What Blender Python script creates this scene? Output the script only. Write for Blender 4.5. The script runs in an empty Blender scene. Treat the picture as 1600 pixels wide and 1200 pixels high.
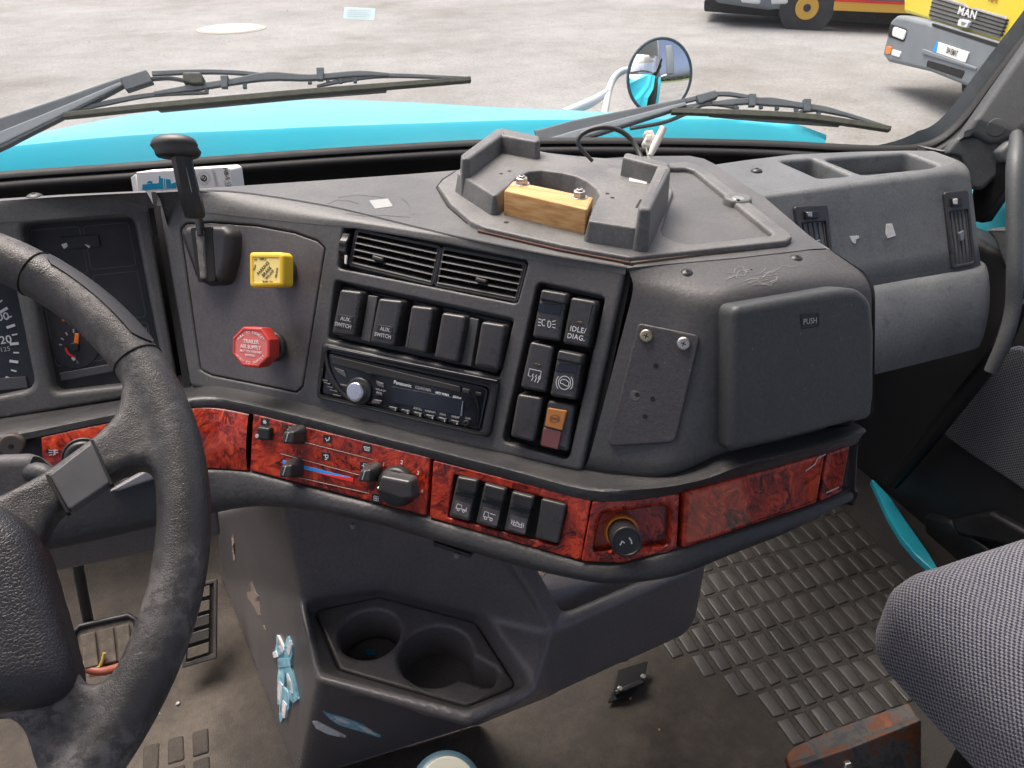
import bpy, bmesh, math, random
from mathutils import Vector, Matrix
from mathutils.geometry import delaunay_2d_cdt
random.seed(7)
scn = bpy.context.scene
COL = scn.collection
RAD = math.radians

# ------------------------------------------------------------------ camera, sky, sun, exposure
F = 1248.0
YAW, PIT = RAD(20), RAD(33)
CAM = Vector((0, 0, 1.25))
c_r = Vector((math.cos(YAW), -math.sin(YAW), 0))
c_f = Vector((math.sin(YAW), math.cos(YAW), 0))
c_w = c_f * math.cos(PIT) + Vector((0, 0, -math.sin(PIT)))
c_u = c_f * math.sin(PIT) + Vector((0, 0, math.cos(PIT)))
cd = bpy.data.cameras.new('camera'); cam = bpy.data.objects.new('camera', cd); COL.objects.link(cam)
cd.sensor_width = 36; cd.lens = 36 * F / 1600; cd.clip_start = 0.02; cd.clip_end = 2000
m = Matrix((c_r, c_u, -c_w)).transposed().to_4x4(); m.translation = CAM
cam.matrix_world = m
scn.camera = cam

SUN_EL, SUN_AZ = 66, 340       # azimuth measured from +y clockwise: high ahead of the truck, veiled by cloud
w = bpy.data.worlds.new('World'); scn.world = w; w.use_nodes = True
nt = w.node_tree; nt.nodes.clear()
sk = nt.nodes.new('ShaderNodeTexSky'); sk.sky_type = 'NISHITA'; sk.sun_disc = False
sk.sun_elevation = RAD(SUN_EL); sk.sun_rotation = RAD(SUN_AZ)
sk.air_density = 0.42; sk.dust_density = 8.0; sk.ozone_density = 0.25; sk.altitude = 50
bg = nt.nodes.new('ShaderNodeBackground'); bg.inputs['Strength'].default_value = 0.15
wo = nt.nodes.new('ShaderNodeOutputWorld')
nt.links.new(sk.outputs[0], bg.inputs[0]); nt.links.new(bg.outputs[0], wo.inputs[0])
sd = bpy.data.lights.new('sun', 'SUN'); sd.energy = 0.85; sd.angle = RAD(45); sd.color = (1, .975, .945)
so = bpy.data.objects.new('sun', sd); COL.objects.link(so)
sdir = Vector((math.sin(RAD(SUN_AZ)) * math.cos(RAD(SUN_EL)), math.cos(RAD(SUN_AZ)) * math.cos(RAD(SUN_EL)), math.sin(RAD(SUN_EL))))
so.rotation_euler = (-sdir).to_track_quat('-Z', 'Y').to_euler(); so.location = (0, 0, 12)
vs = scn.view_settings
scn.display_settings.display_device = 'sRGB'
vs.view_transform = 'Standard'; vs.look = 'None'; vs.gamma = 1; vs.use_curve_mapping = False
vs.exposure = 1.3
scn.cycles.max_bounces = 8; scn.cycles.transparent_max_bounces = 12
scn.cycles.use_denoising = True

# ------------------------------------------------------------------ surveying helpers: measured directions met with real surfaces
def ray(u, v): return c_w + c_r * ((u - 800) / F) + c_u * ((600 - v) / F)
def D(u, v, d): return CAM + ray(u, v) * d
class Pl:
    """a plane with a right axis h, an up axis k and a normal n towards the cab"""
    def __init__(s, o, az=None, rec=0, n=None, h=None):
        s.o = Vector(o)
        if n is None:
            a, b = RAD(az), RAD(rec)
            s.n = Vector((-math.sin(a) * math.cos(b), -math.cos(a) * math.cos(b), math.sin(b)))
            s.h = Vector((math.cos(a), -math.sin(a), 0))
        else:
            s.n = Vector(n).normalized()
            s.h = Vector(h) if h else Vector((1, 0, 0))
            s.h = (s.h - s.n * s.h.dot(s.n)).normalized()
        s.k = s.n.cross(s.h)
    def at(s, u, v, off=0.0):
        q = ray(u, v)
        return CAM + q * ((s.o + s.n * off - CAM).dot(s.n) / q.dot(s.n))
    def loc(s, u, v, off=0.0):
        p = s.at(u, v, off) - s.o
        return Vector((p.dot(s.h), p.dot(s.k)))
    def locs(s, pts, off=0.0): return [s.loc(u, v, off) for u, v in pts]
    def w(s, x, y, z=0.0): return s.o + s.h * x + s.k * y + s.n * z
    def shift(s, z): return Pl(s.o + s.n * z, n=s.n, h=s.h)
    def dep(s, u, v): return (s.at(u, v) - CAM).dot(c_w)

def horiz(z): return Pl((0, 0, z), n=(0, 0, 1), h=(1, 0, 0))

# ------------------------------------------------------------------ materials
MATS = {}
def nodes(name):
    mt = bpy.data.materials.new(name); mt.use_nodes = True
    n = mt.node_tree.nodes; b = n['Principled BSDF']
    MATS[name] = mt
    return mt, n, mt.node_tree.links, b
def tex(n, l, kind, scale, coord='Object', **kw):
    tc = n.new('ShaderNodeTexCoord')
    t = n.new(kind)
    if 'Scale' in t.inputs: t.inputs['Scale'].default_value = scale
    for k, v in kw.items():
        if k in t.inputs: t.inputs[k].default_value = v
        else: setattr(t, k, v)
    l.new(tc.outputs[coord], t.inputs['Vector'])
    return t
def ramp(n, l, src, stops):
    r = n.new('ShaderNodeValToRGB'); l.new(src, r.inputs[0])
    e = r.color_ramp.elements
    while len(e) < len(stops): e.new(.5)
    for i, (p, c) in enumerate(stops):
        e[i].position = p; e[i].color = (c, c, c, 1) if isinstance(c, (int, float)) else (*c, 1)
    return r
def bump(n, l, b, src, strength=.2, dist=.001, prev=None):
    bp = n.new('ShaderNodeBump'); bp.inputs['Strength'].default_value = strength; bp.inputs['Distance'].default_value = dist
    l.new(src, bp.inputs['Height'])
    if prev: l.new(prev.outputs[0], bp.inputs['Normal'])
    l.new(bp.outputs[0], b.inputs['Normal'])
    return bp
def plastic(name, col, rough=.5, grain=420, gs=.25, dust=None, dscale=9, wear=0.0, spec=.5, gd=.0006, spots=0.0):
    mt, n, l, b = nodes(name)
    b.inputs['Specular IOR Level'].default_value = spec
    b.inputs['Roughness'].default_value = rough
    big = tex(n, l, 'ShaderNodeTexNoise', dscale, Detail=6, Roughness=.65)
    c2 = dust or tuple(min(1, x * 1.35) for x in col)
    r = ramp(n, l, big.outputs[0], [(.38, col), (.72, c2)])
    out = r.outputs[0]
    if wear > 0:
        sp = tex(n, l, 'ShaderNodeTexNoise', 160, Detail=3)
        rs = ramp(n, l, sp.outputs[0], [(.70, 0.0), (.76, 1.0)])
        mx = n.new('ShaderNodeMixRGB'); mx.inputs[2].default_value = (.3, .29, .28, 1)
        mm = n.new('ShaderNodeMath'); mm.operation = 'MULTIPLY'; mm.inputs[1].default_value = wear
        l.new(rs.outputs[0], mm.inputs[0]); l.new(mm.outputs[0], mx.inputs[0]); l.new(out, mx.inputs[1]); out = mx.outputs[0]
    if grain:
        fine = tex(n, l, 'ShaderNodeTexNoise', 300, Detail=3, Roughness=.7)
        rf = ramp(n, l, fine.outputs[0], [(.32, .80), (.68, 1.2)])
        mf = n.new('ShaderNodeMixRGB'); mf.blend_type = 'MULTIPLY'; mf.inputs[0].default_value = .8
        l.new(out, mf.inputs[1]); l.new(rf.outputs[0], mf.inputs[2]); out = mf.outputs[0]
    if spots > 0:
        st_ = tex(n, l, 'ShaderNodeTexNoise', 42, Detail=6, Roughness=.7)
        rs_ = ramp(n, l, st_.outputs[0], [(.57, 1.0), (.66, 1 - spots)])
        ms = n.new('ShaderNodeMixRGB'); ms.blend_type = 'MULTIPLY'; ms.inputs[0].default_value = 1
        l.new(out, ms.inputs[1]); l.new(rs_.outputs[0], ms.inputs[2]); out = ms.outputs[0]
    l.new(out, b.inputs['Base Color'])
    rr = ramp(n, l, big.outputs[0], [(.3, rough - .07), (.75, min(1, rough + .12))]); l.new(rr.outputs[0], b.inputs['Roughness'])
    if grain:
        g = tex(n, l, 'ShaderNodeTexNoise', grain, Detail=2, Roughness=.5)
        bump(n, l, b, g.outputs[0], gs, gd)
    return mt
def simple(name, col, rough=.5, metal=0, spec=.5, coat=0, emit=None, es=1):
    mt, n, l, b = nodes(name)
    b.inputs['Base Color'].default_value = (*col, 1); b.inputs['Roughness'].default_value = rough
    b.inputs['Metallic'].default_value = metal; b.inputs['Specular IOR Level'].default_value = spec
    b.inputs['Coat Weight'].default_value = coat
    if metal or rough < .6:
        t = tex(n, l, 'ShaderNodeTexNoise', 60, Detail=4)
        r = ramp(n, l, t.outputs[0], [(.3, max(.02, rough - .06)), (.7, min(1, rough + .1))]); l.new(r.outputs[0], b.inputs['Roughness'])
    return mt

M_DASH = plastic('dash_plastic', (.069, .069, .071), .45, 330, .55, (.104, .102, .099), 9, .3)
M_TOP = plastic('dash_top_plastic', (0.068, 0.069, 0.070), .48, 300, .4, (0.116, 0.116, 0.112), 8, .35)
M_BOX = plastic('box_plastic', (0.064, 0.063, 0.064), .45, 360, .4, (0.085, 0.084, 0.082), 7, .1)
M_PASS = plastic('passenger_plastic', (0.109, 0.116, 0.119), .5, 260, .4, (0.171, 0.176, 0.174), 6, .3, spots=.22)
M_ROLL = plastic('padded_vinyl', (0.034, 0.034, 0.036), .46, 190, .7, (0.052, 0.051, 0.049), 14, .05, gd=.0010)
M_INSET = plastic('inset_plastic', (0.084, 0.077, 0.079), .40, 500, .3, (0.126, 0.118, 0.118), 14, .14)
M_BLK = plastic('black_plastic', (.014, .014, .015), .38, 0, dscale=30, dust=(.03, .029, .028))
M_SW = plastic('switch_plastic', (.036, .035, .036), .30, 700, .10, (.056, .054, .053), 25, .08)
M_GLOSS = simple('gloss_black', (.008, .009, .012), .14, 0, .5)
M_GASK = plastic('gasket_rubber', (.010, .010, .0105), .6, 0, dscale=20, dust=(.018, .018, .019), spec=.35)
M_FLANGE = plastic('knob_stub', (.035, .034, .034), .4, 0, dscale=30)
M_WTAPE = plastic('white_tape', (.80, .80, .80), .6, 200, .4, (.88, .88, .88), 60)
M_DARK = simple('dark_recess', (.006, .006, .006), .8)
M_RUB = plastic('rubber', (.012, .012, .013), .42, 0, dscale=20, dust=(.022, .022, .023))
M_COVER = plastic('engine_cover_plastic', (.118, .110, .110), .33, 420, .12, (.150, .138, .133), 6, .0)
M_CUP = plastic('cup_plastic', (0.121, 0.111, 0.108), .38, 420, .2, (0.162, 0.146, 0.138), 12, .1)
M_CRADLE = plastic('cradle_plastic', (0.098, 0.099, 0.100), .5, 380, .4, (0.172, 0.170, 0.163), 14, .4)
M_WHEEL = None
M_WHITE = simple('white_print', (.75, .75, .75), .5)
M_GREYP = simple('grey_print', (.45, .45, .46), .5)
M_DIMP = simple('dim_print', (.16, .16, .17), .5)
M_CHROME = simple('chrome', (.75, .75, .76), .22, 1)
M_STEEL = simple('steel', (.48, .46, .43), .36, 1)
M_YEL = simple('yellow_plastic', (.80, .52, .03), .38, coat=.2)
M_YEL2 = simple('yellow_face', (.88, .70, .24), .5)
M_RED = simple('red_plastic', (.55, .045, .035), .38, coat=.2)
M_RED2 = simple('red_face', (.66, .16, .15), .5)
M_INK = simple('dark_ink', (.06, .05, .04), .6)
M_PINK = simple('pale_pink_ink', (.85, .72, .70), .5)
M_AMBER = simple('amber_lens', (.42, .16, .035), .35)
M_MAROON = simple('maroon_lens', (.16, .055, .055), .4)
M_BLUE = simple('blue_print', (.02, .30, .80), .4)
M_REDP = simple('red_print', (.80, .03, .02), .4)
M_ORANGE = simple('orange_paint', (.90, .22, .03), .5)
M_ARMP = simple('pale_arm_paint', (.55, .57, .58), .35)
M_WCARD = simple('white_card', (.78, .78, .77), .55)
M_CYANP = simple('cyan_print', (.0, .28, .48), .5)
M_TAPE = plastic('paper_tape', (.55, .54, .52), .7, 200, .4, (.7, .69, .67), 60)
M_CONN = plastic('nylon_connector', (.68, .66, .60), .45, 0, dust=(.75, .73, .68))
M_CABLE = plastic('cable_sheath', (.03, .03, .032), .4, 0)
M_DIAL = plastic('dial_face', (.017, .018, .021), .42, 0, dust=(.036, .035, .036), dscale=22)
M_BAND = simple('dial_band', (.085, .088, .095), .45)

def burl():
    mt, n, l, b = nodes('burl_wood')
    w1 = tex(n, l, 'ShaderNodeTexNoise', 20, Detail=5, Roughness=.6, Distortion=1.6)
    add = n.new('ShaderNodeVectorMath'); add.operation = 'MULTIPLY_ADD'
    tc = n.new('ShaderNodeTexCoord'); l.new(w1.outputs['Color'], add.inputs[0]); add.inputs[1].default_value = (.075, .075, .075); l.new(tc.outputs['Object'], add.inputs[2])
    n2 = n.new('ShaderNodeTexNoise'); n2.inputs['Scale'].default_value = 33; n2.inputs['Detail'].default_value = 9; n2.inputs['Roughness'].default_value = .62; n2.inputs['Distortion'].default_value = 2.2
    l.new(add.outputs[0], n2.inputs['Vector'])
    v = n.new('ShaderNodeTexVoronoi'); v.inputs['Scale'].default_value = 85; l.new(add.outputs[0], v.inputs['Vector'])
    r = ramp(n, l, n2.outputs[0], [(.34, (.018, .004, .003)), (.43, (.17, .011, .006)), (.54, (.42, .033, .012)), (.70, (.64, .095, .027))])
    r2 = ramp(n, l, v.outputs['Distance'], [(.0, .45), (.22, 1.0)])
    mx = n.new('ShaderNodeMixRGB'); mx.blend_type = 'MULTIPLY'; mx.inputs[0].default_value = .55
    l.new(r.outputs[0], mx.inputs[1]); l.new(r2.outputs[0], mx.inputs[2]); l.new(mx.outputs[0], b.inputs['Base Color'])
    b.inputs['Roughness'].default_value = .38; b.inputs['Specular IOR Level'].default_value = .25; b.inputs['Coat Weight'].default_value = .75; b.inputs['Coat Roughness'].default_value = .04; b.inputs['Coat IOR'].default_value = 1.45
    return mt
M_BURL = burl()

def leather():
    mt, n, l, b = nodes('wheel_leather')
    big = tex(n, l, 'ShaderNodeTexNoise', 11, Detail=5, Roughness=.6)
    fine = tex(n, l, 'ShaderNodeTexNoise', 115, Detail=7, Roughness=.75)
    pm = ramp(n, l, big.outputs[0], [(.44, 0.0), (.60, 1.0)]); pf = ramp(n, l, fine.outputs[0], [(.44, 0.0), (.54, 1.0)])
    mu = n.new('ShaderNodeMath'); mu.operation = 'MULTIPLY'; l.new(pm.outputs[0], mu.inputs[0]); l.new(pf.outputs[0], mu.inputs[1])
    base = ramp(n, l, big.outputs[0], [(.3, (.030, .029, .030)), (.7, (.062, .058, .057))])
    mx = n.new('ShaderNodeMixRGB'); mx.inputs[2].default_value = (.165, .155, .148, 1)
    l.new(mu.outputs[0], mx.inputs[0]); l.new(base.outputs[0], mx.inputs[1]); l.new(mx.outputs[0], b.inputs['Base Color'])
    rr = ramp(n, l, big.outputs[0], [(.35, .36), (.65, .62)]); l.new(rr.outputs[0], b.inputs['Roughness'])
    v = tex(n, l, 'ShaderNodeTexVoronoi', 620, feature='DISTANCE_TO_EDGE')
    rv = ramp(n, l, v.outputs['Distance'], [(.0, 0.0), (.2, 1.0)])
    b1 = bump(n, l, b, rv.outputs[0], .22, .0006)
    b2 = bump(n, l, b, mu.outputs[0], .25, .0008, b1)
    v2 = tex(n, l, 'ShaderNodeTexNoise', 55, Detail=5, Distortion=1.5)
    bump(n, l, b, v2.outputs[0], .25, .002, b2)
    return mt
M_WHEEL = leather()

def hubleather():
    mt, n, l, b = nodes('hub_leather')
    b.inputs['Base Color'].default_value = (.026, .026, .030, 1); b.inputs['Roughness'].default_value = .42
    v = tex(n, l, 'ShaderNodeTexVoronoi', 430, feature='DISTANCE_TO_EDGE')
    rv = ramp(n, l, v.outputs['Distance'], [(.0, 0.0), (.2, 1.0)])
    b1 = bump(n, l, b, rv.outputs[0], .30, .0008)
    v2 = tex(n, l, 'ShaderNodeTexNoise', 40, Detail=4, Distortion=2)
    bump(n, l, b, v2.outputs[0], .3, .002, b1)
    return mt
M_HUB = hubleather()

def paint(name, col, rough=.25, dust=.0):
    mt, n, l, b = nodes(name)
    t = tex(n, l, 'ShaderNodeTexNoise', 3, Detail=6)
    r = ramp(n, l, t.outputs[0], [(.3, col), (.75, tuple(min(1, c * .9 + .05) for c in col))]); l.new(r.outputs[0], b.inputs['Base Color'])
    b.inputs['Roughness'].default_value = rough; b.inputs['Coat Weight'].default_value = .5; b.inputs['Coat Roughness'].default_value = .12
    return mt
M_CYAN = paint('cyan_paint', (.02, .50, .64), .28)
M_YPAINT = paint('yellow_paint', (0.731, 0.578, 0.000), .35)
M_OCHRE = paint('ochre_paint', (.75, .42, .03), .45)
M_GREYB = plastic('grey_bumper', (0.156, 0.183, 0.203), .55, 0, dust=(0.203, 0.226, 0.242), dscale=3)
M_GRILLE = plastic('grille_grey', (.22, .22, .20), .5, 0, dscale=5)
M_TYRE = plastic('tyre', (.035, .036, .04), .8, 0, dust=(.07, .07, .07), dscale=4)
M_LAMP = simple('lamp_glass', (.72, .74, .74), .2)
M_WIPER = plastic('wiper_grey', (0.062, 0.077, 0.090), .5, 0, dust=(0.093, 0.105, 0.112), dscale=20)
M_WRUB = plastic('wiper_rubber', (.03, .034, .028), .6, 0, dust=(.07, .075, .05), dscale=60)

def groundmat():
    mt, n, l, b = nodes('gravel_ground')
    a = tex(n, l, 'ShaderNodeTexNoise', .35, Detail=9, Roughness=.68)
    f = tex(n, l, 'ShaderNodeTexNoise', 22, Detail=6, Roughness=.75)
    r = ramp(n, l, a.outputs[0], [(.33, (.19, .182, .165)), (.5, (.245, .243, .234)), (.66, (.285, .286, .28))])
    r2 = ramp(n, l, f.outputs[0], [(.3, .60), (.5, 1.0), (.75, 1.18)])
    # wheel tracks: stretched darker bands
    mp = n.new('ShaderNodeMapping'); mp.inputs['Scale'].default_value = (.22, .8, 1); mp.inputs['Rotation'].default_value = (0, 0, RAD(18))
    tc = n.new('ShaderNodeTexCoord'); l.new(tc.outputs['Object'], mp.inputs[0])
    tr = n.new('ShaderNodeTexNoise'); tr.inputs['Scale'].default_value = 1.3; tr.inputs['Detail'].default_value = 5; l.new(mp.outputs[0], tr.inputs['Vector'])
    r3 = ramp(n, l, tr.outputs[0], [(.35, .86), (.55, 1.0)])
    mx = n.new('ShaderNodeMixRGB'); mx.blend_type = 'MULTIPLY'; mx.inputs[0].default_value = 1
    l.new(r.outputs[0], mx.inputs[1]); l.new(r2.outputs[0], mx.inputs[2])
    md = tex(n, l, 'ShaderNodeTexNoise', 2.2, Detail=8, Roughness=.72)
    rmd = ramp(n, l, md.outputs[0], [(.36, .88), (.52, 1.0), (.68, 1.06)])
    mz = n.new('ShaderNodeMixRGB'); mz.blend_type = 'MULTIPLY'; mz.inputs[0].default_value = 1; l.new(mx.outputs[0], mz.inputs[1]); l.new(rmd.outputs[0], mz.inputs[2]); mx = mz
    my = n.new('ShaderNodeMixRGB'); my.blend_type = 'MULTIPLY'; my.inputs[0].default_value = .8
    l.new(mx.outputs[0], my.inputs[1]); l.new(r3.outputs[0], my.inputs[2])
    l.new(my.outputs[0], b.inputs['Base Color']); b.inputs['Roughness'].default_value = .9
    bump(n, l, b, f.outputs[0], .5, .02)
    return mt
M_GROUND = groundmat()
M_GRASS = plastic('field_grass', (.10, .13, .04), .9, 0, dust=(.17, .18, .07), dscale=.2)
M_LEAF = plastic('tree_leaf', (.04, .075, .03), .8, 0, dust=(.07, .11, .05), dscale=.5)

def floormat(name, c1, c2, c3, sc, dirt=0):
    mt, n, l, b = nodes(name)
    a = tex(n, l, 'ShaderNodeTexNoise', 4.5, Detail=8, Roughness=.66)
    r = ramp(n, l, a.outputs[0], [(.36, c1), (.5, c2), (.66, c3)])
    f = tex(n, l, 'ShaderNodeTexNoise', 90, Detail=5, Roughness=.7)
    r2 = ramp(n, l, f.outputs[0], [(.3, .7), (.7, 1.2)])
    mx = n.new('ShaderNodeMixRGB'); mx.blend_type = 'MULTIPLY'; mx.inputs[0].default_value = .8
    l.new(r.outputs[0], mx.inputs[1]); l.new(r2.outputs[0], mx.inputs[2]); l.new(mx.outputs[0], b.inputs['Base Color'])
    if dirt:
        tc = n.new('ShaderNodeTexCoord'); sx = n.new('ShaderNodeSeparateXYZ'); l.new(tc.outputs['Object'], sx.inputs[0])
        e1 = n.new('ShaderNodeMath'); e1.operation = 'MULTIPLY_ADD'; e1.inputs[1].default_value = .47; l.new(sx.outputs[1], e1.inputs[0]); l.new(sx.outputs[0], e1.inputs[2])
        nz = tex(n, l, 'ShaderNodeTexNoise', 9, Detail=7, Roughness=.7)
        e2 = n.new('ShaderNodeMath'); e2.operation = 'MULTIPLY_ADD'; e2.inputs[1].default_value = .28; l.new(nz.outputs[0], e2.inputs[0]); l.new(e1.outputs[0], e2.inputs[2])
        re_ = ramp(n, l, e2.outputs[0], [(dirt, 0.0), (dirt + .09, 1.0)])
        md = n.new('ShaderNodeMixRGB'); md.inputs[2].default_value = (.028, .0245, .021, 1)
        l.new(re_.outputs[0], md.inputs[0]); l.new(mx.outputs[0], md.inputs[1]); l.new(md.outputs[0], b.inputs['Base Color'])
    b.inputs['Roughness'].default_value = .75
    v = tex(n, l, 'ShaderNodeTexVoronoi', sc, feature='DISTANCE_TO_EDGE')
    b1 = bump(n, l, b, v.outputs['Distance'], .6, .002)
    bump(n, l, b, f.outputs[0], .3, .002, b1)
    return mt
M_FLOOR = floormat('dusty_floor', (.026, .021, .016), (.050, .040, .031), (.098, .080, .062), 240, dirt=.925)
M_BLOCK = plastic('mat_rubber', (0.025, 0.023, 0.021), .45, 150, .5, (0.061, 0.055, 0.048), 11, .2)
M_DUSTY = plastic('dusty_pedal_rubber', (.05, .044, .037), .8, 120, .6, (.17, .135, .10), 25)

def fabric(name, dark, lite, sc):
    mt, n, l, b = nodes(name)
    # woven houndstooth: checks tilted on the weave, with thread noise
    tc = n.new('ShaderNodeTexCoord'); mp = n.new('ShaderNodeMapping'); l.new(tc.outputs['UV'], mp.inputs[0])
    mp.inputs['Scale'].default_value = (sc, sc, sc)
    nz = n.new('ShaderNodeTexNoise'); nz.inputs['Scale'].default_value = 2.0; nz.inputs['Detail'].default_value = 3; l.new(mp.outputs[0], nz.inputs['Vector'])
    ad = n.new('ShaderNodeVectorMath'); ad.operation = 'MULTIPLY_ADD'; ad.inputs[1].default_value = (.55, .55, 0); l.new(nz.outputs['Color'], ad.inputs[0]); l.new(mp.outputs[0], ad.inputs[2])
    ck = n.new('ShaderNodeTexChecker'); ck.inputs['Scale'].default_value = 1.0; l.new(ad.outputs[0], ck.inputs['Vector'])
    ck.inputs['Color1'].default_value = (*dark, 1); ck.inputs['Color2'].default_value = (*lite, 1)
    l.new(ck.outputs[0], b.inputs['Base Color']); b.inputs['Roughness'].default_value = .9
    b.inputs['Sheen Weight'].default_value = .2
    v = n.new('ShaderNodeTexVoronoi'); v.inputs['Scale'].default_value = 1.6; l.new(mp.outputs[0], v.inputs['Vector'])
    bw = bump(n, l, b, v.outputs['Distance'], .6, .002)
    wz = n.new('ShaderNodeTexNoise'); wz.inputs['Scale'].default_value = 9; wz.inputs['Detail'].default_value = 3; l.new(tc.outputs['Object'], wz.inputs['Vector'])
    bump(n, l, b, wz.outputs[0], .5, .012, bw)
    return mt
M_FAB = fabric('houndstooth_fabric', (0.022, 0.025, 0.054), (0.225, 0.221, 0.228), 310)
M_FABD = fabric('door_fabric', (.02, .022, .035), (.17, .18, .20), 360)

def wood():
    mt, n, l, b = nodes('pine_block')
    mp = n.new('ShaderNodeMapping'); tc = n.new('ShaderNodeTexCoord'); l.new(tc.outputs['Object'], mp.inputs[0])
    mp.inputs['Rotation'].default_value = (0, 0, RAD(41.6)); m2 = n.new('ShaderNodeMapping'); m2.inputs['Scale'].default_value = (9, 190, 190); l.new(mp.outputs[0], m2.inputs[0])
    t = n.new('ShaderNodeTexNoise'); t.inputs['Scale'].default_value = 1.2; t.inputs['Detail'].default_value = 6; l.new(m2.outputs[0], t.inputs['Vector'])
    r = ramp(n, l, t.outputs[0], [(.3, (.42, .20, .07)), (.5, (.58, .32, .12)), (.7, (.66, .42, .19))]); l.new(r.outputs[0], b.inputs['Base Color'])
    b.inputs['Roughness'].default_value = .65; bump(n, l, b, t.outputs[0], .3, .001)
    return mt
M_WOOD = wood()
def rusty():
    mt, n, l, b = nodes('rusty_metal')
    t = tex(n, l, 'ShaderNodeTexNoise', 28, Detail=8, Roughness=.7)
    r = ramp(n, l, t.outputs[0], [(.42, (.045, .048, .052)), (.50, (.09, .085, .08)), (.56, (.14, .045, .018)), (.68, (.22, .08, .03))]); l.new(r.outputs[0], b.inputs['Base Color'])
    b.inputs['Roughness'].default_value = .65; bump(n, l, b, t.outputs[0], .4, .002)
    return mt
M_RUST = rusty()
def glassmat():
    mt = bpy.data.materials.new('window_glass'); mt.use_nodes = True
    n = mt.node_tree.nodes; l = mt.node_tree.links; n.clear()
    tr = n.new('ShaderNodeBsdfTransparent'); tr.inputs[0].default_value = (.94, .96, .96, 1)
    gl = n.new('ShaderNodeBsdfGlossy'); gl.inputs['Roughness'].default_value = .02
    df = n.new('ShaderNodeBsdfDiffuse'); df.inputs[0].default_value = (.6, .6, .58, 1)
    fr = n.new('ShaderNodeFresnel'); fr.inputs[0].default_value = 1.25
    mx = n.new('ShaderNodeMixShader'); l.new(fr.outputs[0], mx.inputs[0]); l.new(tr.outputs[0], mx.inputs[1]); l.new(gl.outputs[0], mx.inputs[2])
    tc = n.new('ShaderNodeTexCoord')
    # dust specks and smears on the pane
    t = n.new('ShaderNodeTexNoise'); t.inputs['Scale'].default_value = 260; t.inputs['Detail'].default_value = 2; l.new(tc.outputs['Object'], t.inputs['Vector'])
    r = n.new('ShaderNodeValToRGB'); l.new(t.outputs[0], r.inputs[0]); r.color_ramp.elements[0].position = .745; r.color_ramp.elements[0].color = (0, 0, 0, 1); r.color_ramp.elements[1].position = .80; r.color_ramp.elements[1].color = (.5, .5, .5, 1)
    t2 = n.new('ShaderNodeTexNoise'); t2.inputs['Scale'].default_value = 5; t2.inputs['Detail'].default_value = 5; l.new(tc.outputs['Object'], t2.inputs['Vector'])
    r2 = n.new('ShaderNodeValToRGB'); l.new(t2.outputs[0], r2.inputs[0]); r2.color_ramp.elements[0].position = .35; r2.color_ramp.elements[0].color = (.03, .03, .03, 1); r2.color_ramp.elements[1].position = .75; r2.color_ramp.elements[1].color = (.10, .10, .10, 1)
    mxc = n.new('ShaderNodeMixRGB'); mxc.blend_type = 'ADD'; mxc.inputs[0].default_value = 1; l.new(r.outputs[0], mxc.inputs[1]); l.new(r2.outputs[0], mxc.inputs[2])
    m2 = n.new('ShaderNodeMixShader'); l.new(mxc.outputs[0], m2.inputs[0]); l.new(mx.outputs[0], m2.inputs[1]); l.new(df.outputs[0], m2.inputs[2])
    o = n.new('ShaderNodeOutputMaterial'); l.new(m2.outputs[0], o.inputs[0])
    return mt
M_GLASS = glassmat()
M_MIRROR = simple('mirror_silver', (.92, .93, .93), .015, 1)
M_MIRROR.node_tree.nodes['Principled BSDF'].inputs['Roughness'].default_value = .01
for lk in list(M_MIRROR.node_tree.links):
    if lk.to_socket.name == 'Roughness': M_MIRROR.node_tree.links.remove(lk)

# ------------------------------------------------------------------ object helpers
WPOS = {}
def _link(o, pos, parent):
    COL.objects.link(o)
    WPOS[o.name] = Vector(pos)
    if parent is not None:
        o.parent = parent; o.location = Vector(pos) - WPOS[parent.name]
    else: o.location = pos
    return o
def tag(o, label=None, cat=None, group=None, kind=None):
    if label: o['label'] = label
    if cat: o['category'] = cat
    if group: o['group'] = group
    if kind: o['kind'] = kind
    return o
def thing(name, pos, label, cat, group=None):
    o = bpy.data.objects.new(name, None); o.empty_display_size = .02
    _link(o, pos, None)
    return tag(o, label, cat, group)
def obj(name, verts, faces, mat, parent=None, sharp=35, uvs=None):
    """one mesh object, origin at the middle of its underside"""
    me = bpy.data.meshes.new(name)
    vs_ = [Vector(v) for v in verts]
    lo = Vector((min(v.x for v in vs_), min(v.y for v in vs_), min(v.z for v in vs_)))
    hi = Vector((max(v.x for v in vs_), max(v.y for v in vs_), max(v.z for v in vs_)))
    c = Vector(((lo.x + hi.x) / 2, (lo.y + hi.y) / 2, lo.z))
    me.from_pydata([v - c for v in vs_], [], faces)
    me.update()
    if uvs:
        ul = me.uv_layers.new(name='UVMap')
        for lp in me.loops: ul.data[lp.index].uv = uvs[lp.vertex_index]
    me.materials.append(mat)
    for p in me.polygons: p.use_smooth = True
    me.set_sharp_from_angle(angle=RAD(sharp))
    return _link(bpy.data.objects.new(name, me), c, parent)
def bmobj(name, bm, mat, parent=None, sharp=35, fix=True):
    if fix: bmesh.ops.recalc_face_normals(bm, faces=bm.faces)
    bm.verts.index_update()
    vs_ = [v.co.copy() for v in bm.verts]; fs = [[v.index for v in f.verts] for f in bm.faces]
    bm.free()
    return obj(name, vs_, fs, mat, parent, sharp)

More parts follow.
